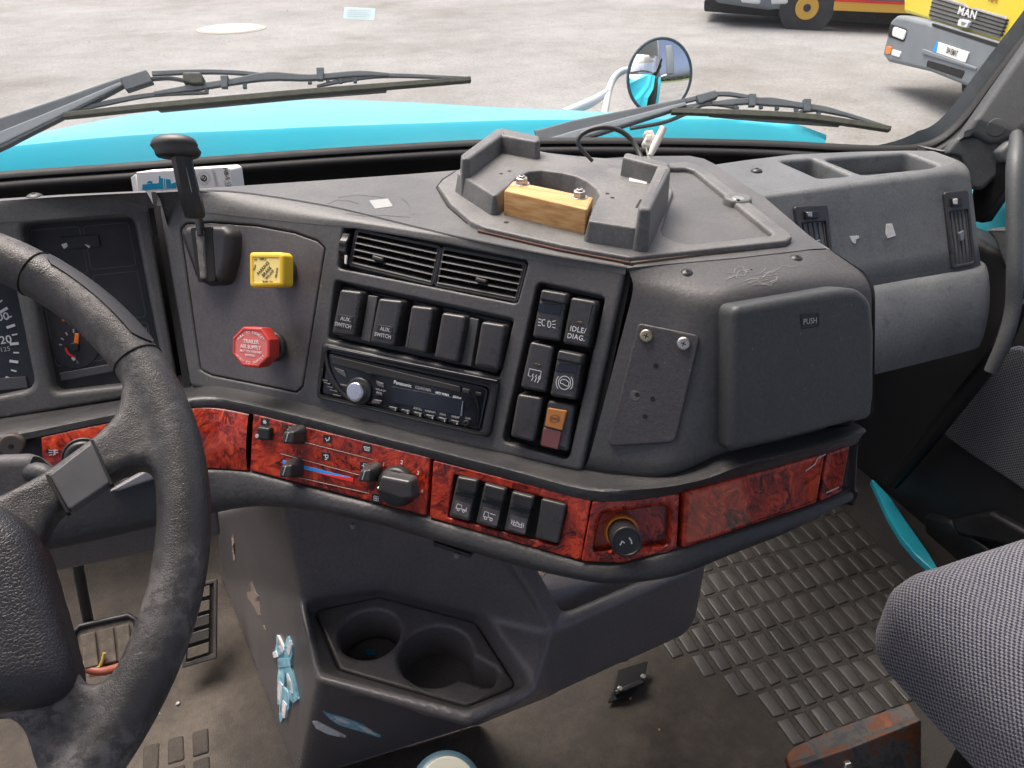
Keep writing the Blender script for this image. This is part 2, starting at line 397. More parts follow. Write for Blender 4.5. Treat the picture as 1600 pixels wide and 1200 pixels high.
def area2(p): return sum(p[i].x * p[(i + 1) % len(p)].y - p[(i + 1) % len(p)].x * p[i].y for i in range(len(p))) / 2
def ccw(p): return list(p) if area2(p) > 0 else list(reversed(p))
def rpoly(pts, r, seg=5):
    """round the corners of a 2-D polygon; r is one radius or one per corner"""
    pts = [Vector(p) for p in pts]; n = len(pts); out = []
    rs = r if isinstance(r, (list, tuple)) else [r] * n
    for i in range(n):
        p, a, b = pts[i], pts[i - 1], pts[(i + 1) % n]
        da, db = (a - p), (b - p); la, lb = da.length, db.length
        if rs[i] <= 0 or la < 1e-9 or lb < 1e-9: out.append(p); continue
        da /= la; db /= lb
        ang = math.acos(max(-1, min(1, da.dot(db))))
        if ang > math.pi - .05: out.append(p); continue
        t = min(rs[i] / math.tan(ang / 2), la * .48, lb * .48)
        p0, p1 = p + da * t, p + db * t
        for k in range(seg + 1):
            s = k / seg
            out.append(p0 * (1 - s) ** 2 + p * 2 * s * (1 - s) + p1 * s * s)
    return ccw(out)
def inset(p, d):
    """offset a ccw polygon inwards by d"""
    n = len(p); out = []
    for i in range(n):
        a, b, c = p[i - 1], p[i], p[(i + 1) % n]
        e1, e2 = b - a, c - b
        if e1.length < 1e-9: e1 = e2
        if e2.length < 1e-9: e2 = e1
        n1 = Vector((-e1.y, e1.x)).normalized(); n2 = Vector((-e2.y, e2.x)).normalized()
        m_ = n1 + n2
        if m_.length < 1e-6: out.append(b + n1 * d); continue
        m_.normalize(); q = max(.35, m_.dot(n1))
        out.append(b + m_ * (d / q))
    for _ in range(12):                       # edges that would turn over collapse to a point
        bad = False
        for i in range(n):
            j = (i + 1) % n
            e0 = p[j] - p[i]
            if (out[j] - out[i]).dot(e0) < -1e-12:
                mm = (out[i] + out[j]) / 2; out[i] = mm.copy(); out[j] = mm.copy(); bad = True
        if not bad: break
    return out
def rings(loops, cap0=True, cap1=True):
    vs_, fs = [], []
    n = len(loops[0])
    for lp in loops: vs_ += lp
    for k in range(len(loops) - 1):
        for i in range(n):
            j = (i + 1) % n
            fs.append((k * n + i, k * n + j, (k + 1) * n + j, (k + 1) * n + i))
    if cap0: fs.append(tuple(reversed(range(n))))
    if cap1: fs.append(tuple(range((len(loops) - 1) * n, len(loops) * n)))
    return vs_, fs
def inside(p, poly):
    c = False; n = len(poly)
    for i in range(n):
        a, b = poly[i], poly[i - 1]
        if (a.y > p.y) != (b.y > p.y) and p.x < (b.x - a.x) * (p.y - a.y) / (b.y - a.y) + a.x: c = not c
    return c
def fill(bm, loops, pl=None, z=0):
    """triangulate the first loop minus the others (2-D points with their vertices)"""
    co, vv_, ed = [], [], []
    for pts, vs_ in loops:
        b = len(co); k = []
        for p, v in zip(pts, vs_):
            if k and vv_[k[-1]] is v: continue
            if k and vv_[k[0]] is v: continue
            co.append(Vector((p.x, p.y))); vv_.append(v); k.append(len(co) - 1)
        ed += [(k[i], k[(i + 1) % len(k)]) for i in range(len(k))]
    V, E_, T_, ov, oe, of = delaunay_2d_cdt(co, ed, [], 0, 1e-7)
    extra = {}
    def vert(i):
        if ov[i]: return vv_[ov[i][0]]
        if i not in extra: extra[i] = bm.verts.new(pl.w(V[i].x, V[i].y, z))
        return extra[i]
    for t in T_:
        c = (V[t[0]] + V[t[1]] + V[t[2]]) / 3
        if not inside(c, loops[0][0]) or any(inside(c, l_[0]) for l_ in loops[1:]): continue
        q = [vert(i) for i in t]
        if len(set(q)) < 3: continue
        try: bm.faces.new(q)
        except ValueError: pass
def caps(poly):
    """triangles of a simple polygon, or one n-gon when it is convex"""
    n = len(poly)
    t = [(poly[(i + 1) % n] - poly[i]).cross(poly[(i + 2) % n] - poly[(i + 1) % n]) for i in range(n)]
    if min(t) > -1e-9: return [tuple(range(n))]
    V, E_, T_, ov, oe, of = delaunay_2d_cdt([Vector((p.x, p.y)) for p in poly], [(i, (i + 1) % n) for i in range(n)], [], 0, 1e-7)
    out = []
    def idx(i):
        if ov[i]: return ov[i][0]
        return min(range(n), key=lambda j: (poly[j] - V[i]).length)
    for q in T_:
        if not inside((V[q[0]] + V[q[1]] + V[q[2]]) / 3, poly): continue
        r = tuple(idx(i) for i in q)
        if len(set(r)) == 3: out.append(r)
    return out
def plate2(name, pl, poly, z0, z1, bev, mat, parent=None, taper=0.0, sharp=35, seg=3, dish=0, dishw=.003):
    """a slab standing on a plane: polygon in plane coordinates, rounded front edge"""
    poly = ccw(poly)
    lp = [[pl.w(q.x, q.y, z0) for q in inset(poly, -taper)]] if taper else [[pl.w(q.x, q.y, z0) for q in poly]]
    for k in range(seg + 1):
        a = k / seg * math.pi / 2
        lp.append([pl.w(q.x, q.y, z1 - bev + bev * math.sin(a)) for q in inset(poly, bev * (1 - math.cos(a)))])
    if not dish: lp.append([pl.w(q.x, q.y, z1) for q in inset(poly, bev + min(.0012, bev * .6))])
    if dish:
        lp.append([pl.w(q.x, q.y, z1) for q in inset(poly, bev + dishw)])
        lp.append([pl.w(q.x, q.y, z1 - dish) for q in inset(poly, bev + dishw + dish * .6)])
    v, f = rings(lp, False, False)
    n_ = len(poly); last = inset(poly, bev + dishw + dish * .6) if dish else inset(poly, bev + min(.0012, bev * .6))
    f += [tuple(reversed(t)) for t in caps(poly)] + [tuple(i + n_ * (len(lp) - 1) for i in t) for t in caps(last)]
    return obj(name, v, f, mat, parent, sharp)
def plate(name, pl, px, z0, z1, r, bev, mat, parent=None, taper=0.0, **k):
    """same, outline surveyed in the plane of the front face"""
    rmin = bev * 1.25
    r = [max(q, rmin) for q in r] if isinstance(r, (list, tuple)) else max(r, rmin)
    return plate2(name, pl, rpoly(pl.locs(px, z1), r), z0, z1, bev, mat, parent, taper, **k)
def holed(name, pl, outer, holes, mat, parent=None, lip=.003, depth=.02, olip=.004, odepth=.01, bottom=True, z=0.0):
    """a flat panel with real openings: rounded lips, walls and (optionally) floors"""
    bm = bmesh.new()
    outer = ccw(outer); holes = [ccw(h) for h in holes]
    def loop(p, zz):
        out = []
        for q in p:
            c = pl.w(q.x, q.y, z + zz)
            if out and (out[-1].co - c).length < 2e-6: out.append(out[-1])
            elif len(out) > 2 and (out[0].co - c).length < 2e-6: out.append(out[0])
            else: out.append(bm.verts.new(c))
        return out
    edges = []
    o1 = loop(inset(outer, olip), 0); po = inset(outer, olip + min(.0015, olip * .6)); o0 = loop(po, 0)
    hs = []; rings_ = [(po, o0)]
    for h in holes:
        h1 = loop(inset(h, -lip), 0); ph = inset(h, -lip - .0008); h0 = loop(ph, 0); hs.append((h0, h1)); rings_.append((ph, h0))
    fill(bm, rings_, pl, z)
    def skin(a, b):
        for i in range(len(a)):
            j = (i + 1) % len(a)
            q = []
            for v_ in (a[i], a[j], b[j], b[i]):
                if v_ not in q: q.append(v_)
            if len(q) > 2:
                try: bm.faces.new(q)
                except ValueError: pass
    skin(o1, o0); prev = o1
    for k in (1, 2, 3):
        a = k / 3 * math.pi / 2
        nx = loop(inset(outer, olip * (1 - math.sin(a))), -olip * (1 - math.cos(a))); skin(nx, prev); prev = nx
    nx = loop(outer, -odepth); skin(nx, prev)
    for h, h0 in zip(holes, hs):
        h0, h1 = h0; skin(h0, h1); prev = h1
        for k in (1, 2, 3):
            a = k / 3 * math.pi / 2
            nx = loop(inset(h, -lip * (1 - math.sin(a))), -lip * (1 - math.cos(a))); skin(prev, nx); prev = nx
        nx = loop(h, -depth); skin(prev, nx)
        if bottom: bm.faces.new(list(dict.fromkeys(nx)))
    return bmobj(name, bm, mat, parent)
def catmull(P, n, closed=False):
    out = []; N = len(P)
    rng = range(N if closed else N - 1)
    for i in rng:
        if closed: p0, p1, p2, p3 = P[i - 1], P[i], P[(i + 1) % N], P[(i + 2) % N]
        else: p0, p1, p2, p3 = P[max(0, i - 1)], P[i], P[i + 1], P[min(N - 1, i + 2)]
        for k in range(n):
            t = k / n
            out.append(.5 * ((2 * p1) + (p2 - p0) * t + (2 * p0 - 5 * p1 + 4 * p2 - p3) * t * t + (3 * p1 - p0 - 3 * p2 + p3) * t ** 3))
    if not closed: out.append(P[-1].copy())
    return out
def bez(p0, p1, p2, p3, n): return [p0 * (1 - t) ** 3 + p1 * 3 * t * (1 - t) ** 2 + p2 * 3 * t * t * (1 - t) + p3 * t ** 3 for t in [k / n for k in range(n + 1)]]
def qbez(p0, p1, p2, n): return [p0 * (1 - t) ** 2 + p1 * 2 * t * (1 - t) + p2 * t * t for t in [k / n for k in range(n + 1)]]
def grid(name, rows, mat, parent=None, sharp=35, close=False, flip=False):
    """rows: equally long lists of points"""
    n = len(rows[0]); v = [p for r_ in rows for p in r_]; f = []
    for i in range(len(rows) - 1):
        for j in range(n - (0 if close else 1)):
            k = (j + 1) % n
            q = (i * n + j, i * n + k, (i + 1) * n + k, (i + 1) * n + j)
            f.append(tuple(reversed(q)) if flip else q)
    return obj(name, v, f, mat, parent, sharp)
def profs(stations, n):
    """smooth list of profiles along their stations"""
    cols = list(zip(*stations))
    sm = [catmull(list(c), n) for c in cols]
    return [list(r_) for r_ in zip(*sm)]
def tube(name, pts, r, mat, parent=None, seg=12, sm=0, closed=False, ell=None, sharp=50, up=None):
    """a pipe along points; r is a number or one per point"""
    if sm:
        if not isinstance(r, (int, float)):
            rr = catmull([Vector((x, 0, 0)) for x in r], sm, closed); r = [q.x for q in rr]
        pts = catmull(list(pts), sm, closed)
    n = len(pts); R_ = r if not isinstance(r, (int, float)) else [r] * n
    loops = []; ref = None
    for i in range(n):
        a = pts[i - 1] if (closed or i > 0) else pts[0]
        b = pts[(i + 1) % n] if (closed or i < n - 1) else pts[-1]
        t = (b - a).normalized()
        if ref is None:
            ref = Vector(up) if up else (Vector((0, 0, 1)) if abs(t.z) < .9 else Vector((1, 0, 0)))
        ref = (ref - t * ref.dot(t)).normalized(); s_ = t.cross(ref)
        e = ell or 1
        loops.append([pts[i] + (ref * math.cos(2 * math.pi * k / seg) * e + s_ * math.sin(2 * math.pi * k / seg)) * R_[i] for k in range(seg)])
    if closed:
        loops.append(loops[0]); v, f = rings(loops, False, False)
    else: v, f = rings(loops)
    return obj(name, v, f, mat, parent, sharp)
def disc(name, pl, c, r, z0, z1, bev, mat, parent=None, seg=40, taper=0.0, ry=None, dish=0, dishw=.003):
    poly = [Vector((c.x + r * math.cos(2 * math.pi * k / seg), c.y + (ry or r) * math.sin(2 * math.pi * k / seg))) for k in range(seg)]
    return plate2(name, pl, poly, z0, z1, bev, mat, parent, taper, dish=dish, dishw=dishw)
def box(name, lo, hi, bev, mat, parent=None, seg=3):
    bm = bmesh.new(); bmesh.ops.create_cube(bm, size=1)
    for v in bm.verts: v.co = Vector(((lo[0] + hi[0]) / 2 + v.co.x * (hi[0] - lo[0]), (lo[1] + hi[1]) / 2 + v.co.y * (hi[1] - lo[1]), (lo[2] + hi[2]) / 2 + v.co.z * (hi[2] - lo[2])))
    if bev: bmesh.ops.bevel(bm, geom=list(bm.edges), offset=bev, segments=seg, profile=.5, affect='EDGES')
    return bmobj(name, bm, mat, parent)
def solid(name, verts, faces, bev, mat, parent=None, seg=4, sharp=40, minang=12):
    """faceted solid with rolled edges"""
    bm = bmesh.new(); vs_ = [bm.verts.new(v) for v in verts]
    for f in faces: bm.faces.new([vs_[i] for i in f])
    bmesh.ops.recalc_face_normals(bm, faces=bm.faces)
    if bev:
        es = [e for e in bm.edges if len(e.link_faces) == 2 and e.calc_face_angle(0) > RAD(minang)]
        bmesh.ops.bevel(bm, geom=es, offset=bev, segments=seg, profile=.5, affect='EDGES', clamp_overlap=True)
    return bmobj(name, bm, mat, parent, sharp)
def ribbon(pts, ws):
    """outline of a stroke in 2-D"""
    n = len(pts); L, R_ = [], []
    for i in range(n):
        a, b = pts[max(0, i - 1)], pts[min(n - 1, i + 1)]
        t = (b - a).normalized(); nn = Vector((-t.y, t.x)); w_ = ws[i] if isinstance(ws, (list, tuple)) else ws
        L.append(pts[i] + nn * w_ / 2); R_.append(pts[i] - nn * w_ / 2)
    return L + list(reversed(R_))
def bar(name, pl, px, wpx, z0, z1, bev, mat, parent=None, sm=0):
    pts = pl.locs(px, z1)
    d = pl.dep(*px[len(px) // 2]) / F
    if sm:
        p3 = catmull([Vector((p.x, p.y, 0)) for p in pts], sm); pts = [Vector((p.x, p.y)) for p in p3]
    if isinstance(wpx, (list, tuple)):
        k = len(wpx) - 1; n = len(pts) - 1
        ws = []
        for i in range(n + 1):
            t = i / n * k; a = min(int(t), k - 1); ws.append((wpx[a] * (1 - (t - a)) + wpx[a + 1] * (t - a)) * d)
    else: ws = wpx * d
    return plate2(name, pl, ribbon(pts, ws), z0, z1, bev, mat, parent, seg=2)
def text(name, pl, s, u, v, hpx, mat, parent, rot=0.0, z=.0006, ax=(1, 0), xs=1.0, bold=0.0, spacing=1.0, align='CENTER'):
    """lettering lying on a plane; rot turns it in the plane, hpx is the letter height"""
    cu = bpy.data.curves.new(name, 'FONT'); cu.body = s; cu.align_x = align; cu.align_y = 'CENTER'
    p = pl.at(u, v, z); d = (p - CAM).dot(c_w)
    cu.size = hpx * d / F / .70; cu.extrude = .00012; cu.offset = bold * cu.size; cu.space_character = spacing
    cu.resolution_u = 3
    cu.materials.append(mat)
    o = bpy.data.objects.new(name, cu)
    _link(o, p, parent)
    a = RAD(rot); X = pl.h * math.cos(a) + pl.k * math.sin(a); Y = pl.n.cross(X)
    M3 = Matrix((X * xs, Y, pl.n)).transposed()
    o.rotation_mode = 'QUATERNION'; o.rotation_quaternion = Matrix((X, Y, pl.n)).transposed().to_quaternion(); o.scale = (xs, 1, 1)
    return o
def strokes(name, pl, lines, wpx, mat, parent, z=.0006, th=.0005):
    """a printed pictogram: strokes surveyed as polylines, one thin mesh"""
    V, Fc = [], []
    for ln in lines:
        pts = pl.locs(ln, z); d = pl.dep(*ln[0]) / F
        closed = len(pts) > 3 and (pts[0] - pts[-1]).length < 1e-9
        out = ribbon(pts, wpx * d); n = len(pts); b = len(V)
        for q in out: V.append(pl.w(q.x, q.y, z + th))
        N = len(out)
        for i in range(n - 1): Fc.append((b + i, b + i + 1, b + N - 2 - i, b + N - 1 - i))
    return obj(name, V, [tuple(reversed(f)) for f in Fc], mat, parent)
def circ(u, v, ru, rv=None, a0=0, a1=360, n=20):
    rv = rv or ru
    return [(u + ru * math.cos(RAD(a0 + (a1 - a0) * k / n)), v + rv * math.sin(RAD(a0 + (a1 - a0) * k / n))) for k in range(n + 1)]
def soften(o, voxel, it):
    mo = o.modifiers.new('m', 'REMESH'); mo.mode = 'VOXEL'; mo.voxel_size = voxel
    s_ = o.modifiers.new('s', 'SMOOTH'); s_.factor = .5; s_.iterations = it
    bpy.context.view_layer.update()
    me = bpy.data.meshes.new_from_object(o.evaluated_get(bpy.context.evaluated_depsgraph_get())); o.modifiers.clear(); o.data = me
    for p in me.polygons: p.use_smooth = True
    return o
def lerp(a, b, t): return (a[0] + (b[0] - a[0]) * t, a[1] + (b[1] - a[1]) * t)
def quad(q, s, t):
    """point inside a pixel quad tl,tr,br,bl"""
    return lerp(lerp(q[0], q[1], s), lerp(q[3], q[2], s), t)
def azn(a): return Vector((-math.sin(RAD(a)), -math.cos(RAD(a)), 0))
UP = Vector((0, 0, 1))

# ------------------------------------------------------------------ main planes of the dashboard
ZT = .9546
A = Pl(D(640, 610, .80), 41.6, 26)            # centre console, turned to the driver
B = Pl(A.at(268, 450), 0, 25)                 # instrument panel
C = Pl(A.at(1100, 600), 0, 20)                # end box, facing the rear
T = Pl((0, 0, ZT), n=(.024, 0, 1), h=(1, 0, 0))   # console top, falling slightly to the right
TC = horiz(.958)                               # top of the instrument hood
A1 = Pl(A.at(640, 718, .028), 41.6, 24)       # burl trim, console
B1 = Pl(A1.at(345, 690), 0, 24)               # burl trim, driver
D1 = Pl(A1.at(922, 830), 18, 24)              # burl trim, lighter
C1 = Pl(D1.at(1063, 815), 0, 18)              # burl trim, drawer
GZ = -1.25

# ------------------------------------------------------------------ ground and setting outside
g = box('ground', (-300, -300, GZ - .5), (300, 300, GZ), 0, M_GROUND); tag(g, kind='structure')
v, f = [], []
fld = obj('field', [(-280, -46, GZ + .02), (280, -62, GZ + .02), (280, -280, GZ + .02), (-280, -280, GZ + .02)], [(0, 3, 2, 1)], M_GRASS); tag(fld, kind='structure')
bm = bmesh.new()
rw = random.Random(3)
for i in range(1500):
    x = rw.uniform(-150, 170); h = 4 + 3.5 * math.sin(x * .11) + 2.5 * math.sin(x * .37 + 1)
    c = Vector((x, -95 - rw.uniform(0, 14), GZ + rw.uniform(.2, max(2.5, h * 1.5))))
    s = rw.uniform(.6, 1.7)
    q = [bm.verts.new(c + Vector((rw.uniform(-s, s), rw.uniform(-s, s), rw.uniform(-s, s)))) for _ in range(4)]
    bm.faces.new(q[:3]); bm.faces.new((q[0], q[2], q[3]))
tag(bmobj('tree_line', bm, M_LEAF, None, fix=False), kind='stuff', label='far green tree line beyond the field seen in the round mirror', cat='woodland')

Gp = horiz(GZ)
t = thing('manhole_cover', Gp.at(362, 45), 'pale oval looking round manhole cover lying in the gravel yard', 'manhole cover')
c = Gp.loc(362, 45)
M_PALE = plastic('pale_concrete', (.52, .50, .42), .8, 0, dust=(.60, .58, .50), dscale=3)
M_MUD = plastic('muddy_ring', (.30, .28, .25), .9, 0, dust=(.36, .34, .31), dscale=3)
disc('ring', Gp, c, .62, .0, .008, .003, M_MUD, t, ry=.56)
disc('lid', Gp, c, .53, .0, .016, .004, M_PALE, t, ry=.47)

# ------------------------------------------------------------------ yellow lorry facing the yard
Mo = CAM + ray(1384, 96) * 1.0
q = ray(1384, 96); Mo = CAM + q * ((GZ + .33 - CAM.z) / q.z)
M = Pl(Mo, n=(-.95, .31, 0), h=(-.31, -.95, 0))
tk = thing('yellow_lorry', (Mo.x + .6, Mo.y - 1.2, GZ), 'yellow lorry with grey bumper and slatted grille parked facing the yard', 'lorry')
pp = lambda nm, px, z0, z1, r, b, mt, par=tk, **k: plate(nm, M, px, z0, z1, r, b, mt, par, **k)
cabp = pp('cab', [(1411, -150), (1411, 20), (1450, 33), (1574, 72), (1700, 112), (1700, -120)], -2.0, -.12, .08, .05, M_YPAINT)
bmp = pp('bumper', [(1400, 24), (1417, 26), (1450, 34), (1574, 74), (1700, 116), (1700, 210), (1510, 136), (1450, 112), (1386, 97), (1378, 86), (1391, 32)], -.55, 0, [.05, .02, 0, 0, .1, .1, 0, 0, .06, .06, .06], .05, M_GREYB)
pp('gap_panel', [(1455, 36), (1574, 73), (1576, 80), (1457, 41)], -.02, .004, .01, .002, M_DARK, bmp)
pp('air_intake', [(1449, 94), (1508, 111), (1502, 123), (1447, 104)], -.02, .006, .03, .004, M_DARK, bmp)
pp('step_ledge', [(1440, 76), (1458, 82), (1507, 99), (1524, 105), (1524, 110), (1440, 84)], -.02, .02, .02, .01, M_GREYB, bmp)
hl = pp('headlight', [(1390, 37), (1418, 46), (1412, 66), (1387, 57)], -.02, .008, .05, .004, M_DARK)
pp('lens', [(1395, 41), (1416, 48), (1411, 63), (1393, 56)], .0, .02, .05, .01, M_LAMP, hl)
ind = pp('indicator', [(1384, 72), (1392, 73), (1391, 85), (1384, 84)], -.02, .012, .03, .006, M_ORANGE)
pp('fog_lamp', [(1394, 77), (1408, 81), (1405, 90), (1392, 86)], -.02, .012, .03, .006, M_LAMP)
pl_ = pp('number_plate', [(1463, 65), (1514, 82), (1508, 98), (1456, 80)], -.02, .012, .01, .002, M_WCARD)
pp('plate_band', [(1463, 65), (1466, 66), (1463, 82), (1456, 80)], .0, .014, .0, .0005, M_BLUE, pl_)
text('plate_text', M, '304 IEMAT', 1487, 81.5, 8.5, M_INK, pl_, z=.016, xs=.62, bold=.012)
gr = pp('grille', [(1458, -10), (1506, 6), (1514, 13), (1522, 12), (1574, 27), (1561, 61), (1449, 28)], -.2, -.10, .06, .02, M_GRILLE)
for k in range(5):
    t_ = (k + .5) / 5
    a_, b_ = lerp((1457, -6), (1450, 26), t_), lerp((1573, 29), (1562, 58), t_)
    bar('grille_slot', M, [a_, b_], 2.0, -.12, -.088, .004, M_DARK, gr)
text('maker_letters', M, 'MAN', 1511, 20.5, 11, M_LAMP, gr, z=-.06, bold=.03, xs=1.55, spacing=1.1)
pp('emblem', [(1498, 29), (1514, 33), (1510, 44), (1495, 40)], -.12, -.06, .03, .006, M_LAMP, gr)
pp('emblem_inlay', [(1502, 33), (1510, 35.5), (1505, 39), (1501, 39)], -.08, -.055, .02, .003, M_GRILLE, gr)
text('cab_lettering', M, 'RA', 1552, -3, 14, simple('brown_letter', (.35, .12, .02), .5), cabp, z=-.11, bold=.02)
for k in (0, 1):
    pw = M.w(.45 + k * 1.75, -.1, -1.4)
    tube('wheel', [pw - M.h * .16, pw + M.h * .16], .48, M_TYRE, tk, seg=28)

# ------------------------------------------------------------------ second lorry behind
No = Gp.at(1262, 47)
N = Pl(No, n=azn(35), h=(math.cos(RAD(35)), -math.sin(RAD(35)), 0))
tk2 = thing('flatbed_lorry', No, 'grey nosed lorry with yellow wheel hub and orange side rail', 'lorry')
pn = lambda nm, px, z0, z1, r, b, mt, par=tk2, **k: plate(nm, N, px, z0, z1, r, b, mt, par, **k)
nose = pn('nose', [(1090, -90), (1110, -4), (1122, 5), (1160, 11), (1200, 16), (1230, 14), (1238, -5), (1236, -90)], -1.9, .0, .05, .06, M_GREYB)
pn('lamp', [(1158, -3), (1190, 1), (1186, 7), (1158, 4)], -.05, .03, .03, .02, M_LAMP, nose)
pn('lamp', [(1205, -3), (1232, 0), (1230, 6), (1205, 7)], -.05, .03, .03, .02, M_LAMP, nose)
c = N.loc(1261, 12)
for nm, off in (('wheel', 0), ('wheel', -1.9)):
    wv = N.w(c.x, c.y, off - .3); wv2 = N.w(c.x, c.y, off)
    wh = tube(nm, [wv, wv2], .47, M_TYRE, tk2, seg=36)
    if off == 0:
        pc = Pl(wv2, n=N.n, h=N.h)
        disc('rim', pc, Vector((0, 0)), .20, -.02, .03, .015, M_OCHRE, wh, dish=.01, dishw=.02)
        disc('hub_cap', pc, Vector((0, 0)), .065, .0, .045, .01, M_TYRE, wh)
pn('under_frame', [(1240, -30), (1310, -30), (1420, -10), (1430, 30), (1420, 42), (1100, 18), (1100, 0)], -1.6, -.45, .05, .02, M_TYRE)
rail = pn('side_rail', [(1304, 1), (1302, 16.5), (1480, 24), (1480, 9)], -1.6, .02, .02, .01, M_OCHRE)
pn('red_stripe', [(1305, -1), (1304, 2.5), (1480, 10.5), (1480, 7)], -.1, .03, .0, .004, M_REDP, rail)
pn('rail_top', [(1306, -40), (1305, -1.5), (1480, 6.5), (1480, -40)], -1.6, .0, .0, .004, M_GREYB, rail)

# ------------------------------------------------------------------ bonnet and outer cab
def row(px): return [D(u, v, d * 1.14) for u, v, d in px]
hood = thing('truck_bonnet', (.4, 2.0, .5), 'broad cyan painted truck bonnet just beyond the windscreen', 'bonnet')
us = [(-90, 290, 246), (0, 278, 234), (200, 268, 215), (400, 248, 206), (500, 240, 201), (650, 230, 196), (800, 224, 191), (925, 222, 190), (1050, 222, 189.5), (1150, 226, 190), (1210, 230, 197), (1249, 232, 206), (1290, 236, 221)]
r0 = row([(u, a + 14, 1.415) for u, a, b in us]); r1 = row([(u, b, 1.41) for u, a, b in us])
sil = [(-90, 244, 1.5), (0, 226, 1.62), (200, 180, 2.0), (400, 160.5, 2.25), (500, 155.5, 2.4), (650, 160, 2.4), (800, 170, 2.2), (925, 178, 1.95), (1050, 186, 1.65), (1150, 189, 1.5), (1210, 196, 1.46), (1249, 206, 1.42), (1290, 221, 1.415)]
r4 = row(sil)
hr = [r0, [a * .5 + b * .5 for a, b in zip(r0, r1)], [a * .06 + b * .94 for a, b in zip(r0, r1)]]
e1 = [b + Vector((0, .004, .003)) for b in r1]
hr.append(e1)
for t_ in (.12, .35, .65, 1.0):
    hr.append([a + (b - a) * t_ + UP * (.012 * math.sin(math.pi * t_)) for a, b in zip(e1, r4)])
tp_ = [max(0, min(1, (u - 1000) / 285)) for u, a, b in us]
hr.append([p + Vector((0, .16, -.035 - .14 * k)) for p, k in zip(r4, tp_)]); hr.append([p + Vector((0, .5, -.22)) for p in r4]); hr.append([p + Vector((0, .6, -.7)) for p in r4])
hs_ = [catmull(r_, 4) for r_ in hr]
grid('bonnet_panel', hs_, M_CYAN, hood, sharp=40)
# right hand cab side seen in the mirror
cb = thing('outer_cab', (1.4, .2, -.6), 'cyan painted outer cab side and door seen through the side window', 'cab side')
box('door_skin', (1.20, -.9, -.55), (1.235, 1.16, .66), .012, M_CYAN, cb)
box('cab_corner', (1.19, .80, -.4), (1.27, 1.02, .80), .03, M_CYAN, cb)
box('fender', (.95, 1.42, -.9), (1.27, 1.95, .30), .09, M_CYAN, cb)
box('screen_pillar', (1.17, .85, .80), (1.23, .93, 1.75), .02, M_GREYB, cb)
sm_ = thing('side_mirror', (1.48, 1.0, .78), 'tall grey door mirror on the cab side reflected in the round mirror', 'mirror')
box('housing', (1.40, .98, .82), (1.60, 1.08, 1.42), .03, M_GREYB, sm_)
tube('arm', [Vector((1.23, 1.02, .80)), Vector((1.5, 1.02, .84))], .014, M_CHROME, sm_)

# ------------------------------------------------------------------ round mirror on the wing
mp_ = D(1028, 119, 2.4)
mt_ = thing('wing_mirror', mp_ - Vector((0, 0, .2)), 'round convex mirror on a curved chrome arm above the cyan bonnet', 'mirror')
nv = Vector((-.255, -.955, .135)).normalized()
MR = Pl(mp_, n=nv, h=(1, -.27, 0))
R_ = .099; RC = .36; lp = []
for k in range(11):
    rr = R_ * k / 10; z = math.sqrt(RC * RC - rr * rr) - RC
    lp.append([MR.w(rr * math.cos(2 * math.pi * j / 64) * .96, rr * math.sin(2 * math.pi * j / 64) * 1.06, z + .034) for j in range(64)])
lp[0] = [MR.w(1e-5 * math.cos(2 * math.pi * j / 64), 1e-5 * math.sin(2 * math.pi * j / 64), .034) for j in range(64)]
vv, ff = rings(lp, False, False); obj('mirror_glass', vv, ff, M_MIRROR, mt_, 80)
tube('rim', [MR.w(R_ * math.cos(2 * math.pi * j / 48) * .96, R_ * math.sin(2 * math.pi * j / 48) * 1.06, .018) for j in range(48)], .0052, M_WIPER, mt_, closed=True)
lp = []
for k in range(7):
    a = k / 6 * math.pi / 2
    lp.append([MR.w(R_ * math.cos(a) * math.cos(2 * math.pi * j / 48) * .97 + 1e-5 * math.cos(2 * math.pi * j / 48), R_ * math.cos(a) * math.sin(2 * math.pi * j / 48) * 1.06 + 1e-5 * math.sin(2 * math.pi * j / 48), .015 - .05 * math.sin(a)) for j in range(48)])
vv, ff = rings(lp, False, True); obj('shell', vv, ff, M_WIPER, mt_, 60)
tube('arm', [D(1000, 112, 2.46), D(978, 110, 2.46), D(962, 119, 2.45), D(952, 139, 2.42), D(947, 165, 2.35), D(942, 190, 2.3)], .0105, M_ARMP, mt_, sm=6)
tube('brace', [D(949, 143, 2.4), D(925, 159, 2.36), D(880, 178, 2.3)], [.009, .014, .014], M_ARMP, mt_, sm=4)

# ------------------------------------------------------------------ windscreen, gasket
ZW = .865
W0 = horiz(ZW)
base = [W0.at(u, v) for u, v in [(-110, 283), (0, 268), (200, 254), (400, 239), (600, 226), (800, 216), (1000, 215), (1200, 219), (1340, 226), (1420, 226)]]
dl = (base[-1] - CAM).dot(c_w)
corner = [D(1465, 213, dl * 1.0), D(1503, 178, dl * .99), D(1540, 128, dl * .975), D(1575, 82, dl * .96), D(1612, 34, dl * .945), D(1665, -40, dl * .92), D(1730, -130, dl * .89)]
gpath = base + corner
ws = thing('windscreen', (.4, 1.15, .9), 'wide curved windscreen with dusty glass in a black rubber gasket', 'windscreen')
rk = Vector((0, -math.sin(RAD(33)), math.cos(RAD(33))))
bb = catmull(base, 6)
gl_rows = [[p + rk * s_ + Vector((0, 0, -.004)) for p in bb] for s_ in (0, .2, .4, .62)]
ext = [[r_[-1] + (corner[5] - base[-1]) * .0 + Vector((.16, -.2, 0)) * k for k in (.33, .66, 1)] for r_ in gl_rows]
gl_rows = [r_ + e for r_, e in zip(gl_rows, ext)]
grid('glass', gl_rows, M_GLASS, ws, sharp=60)
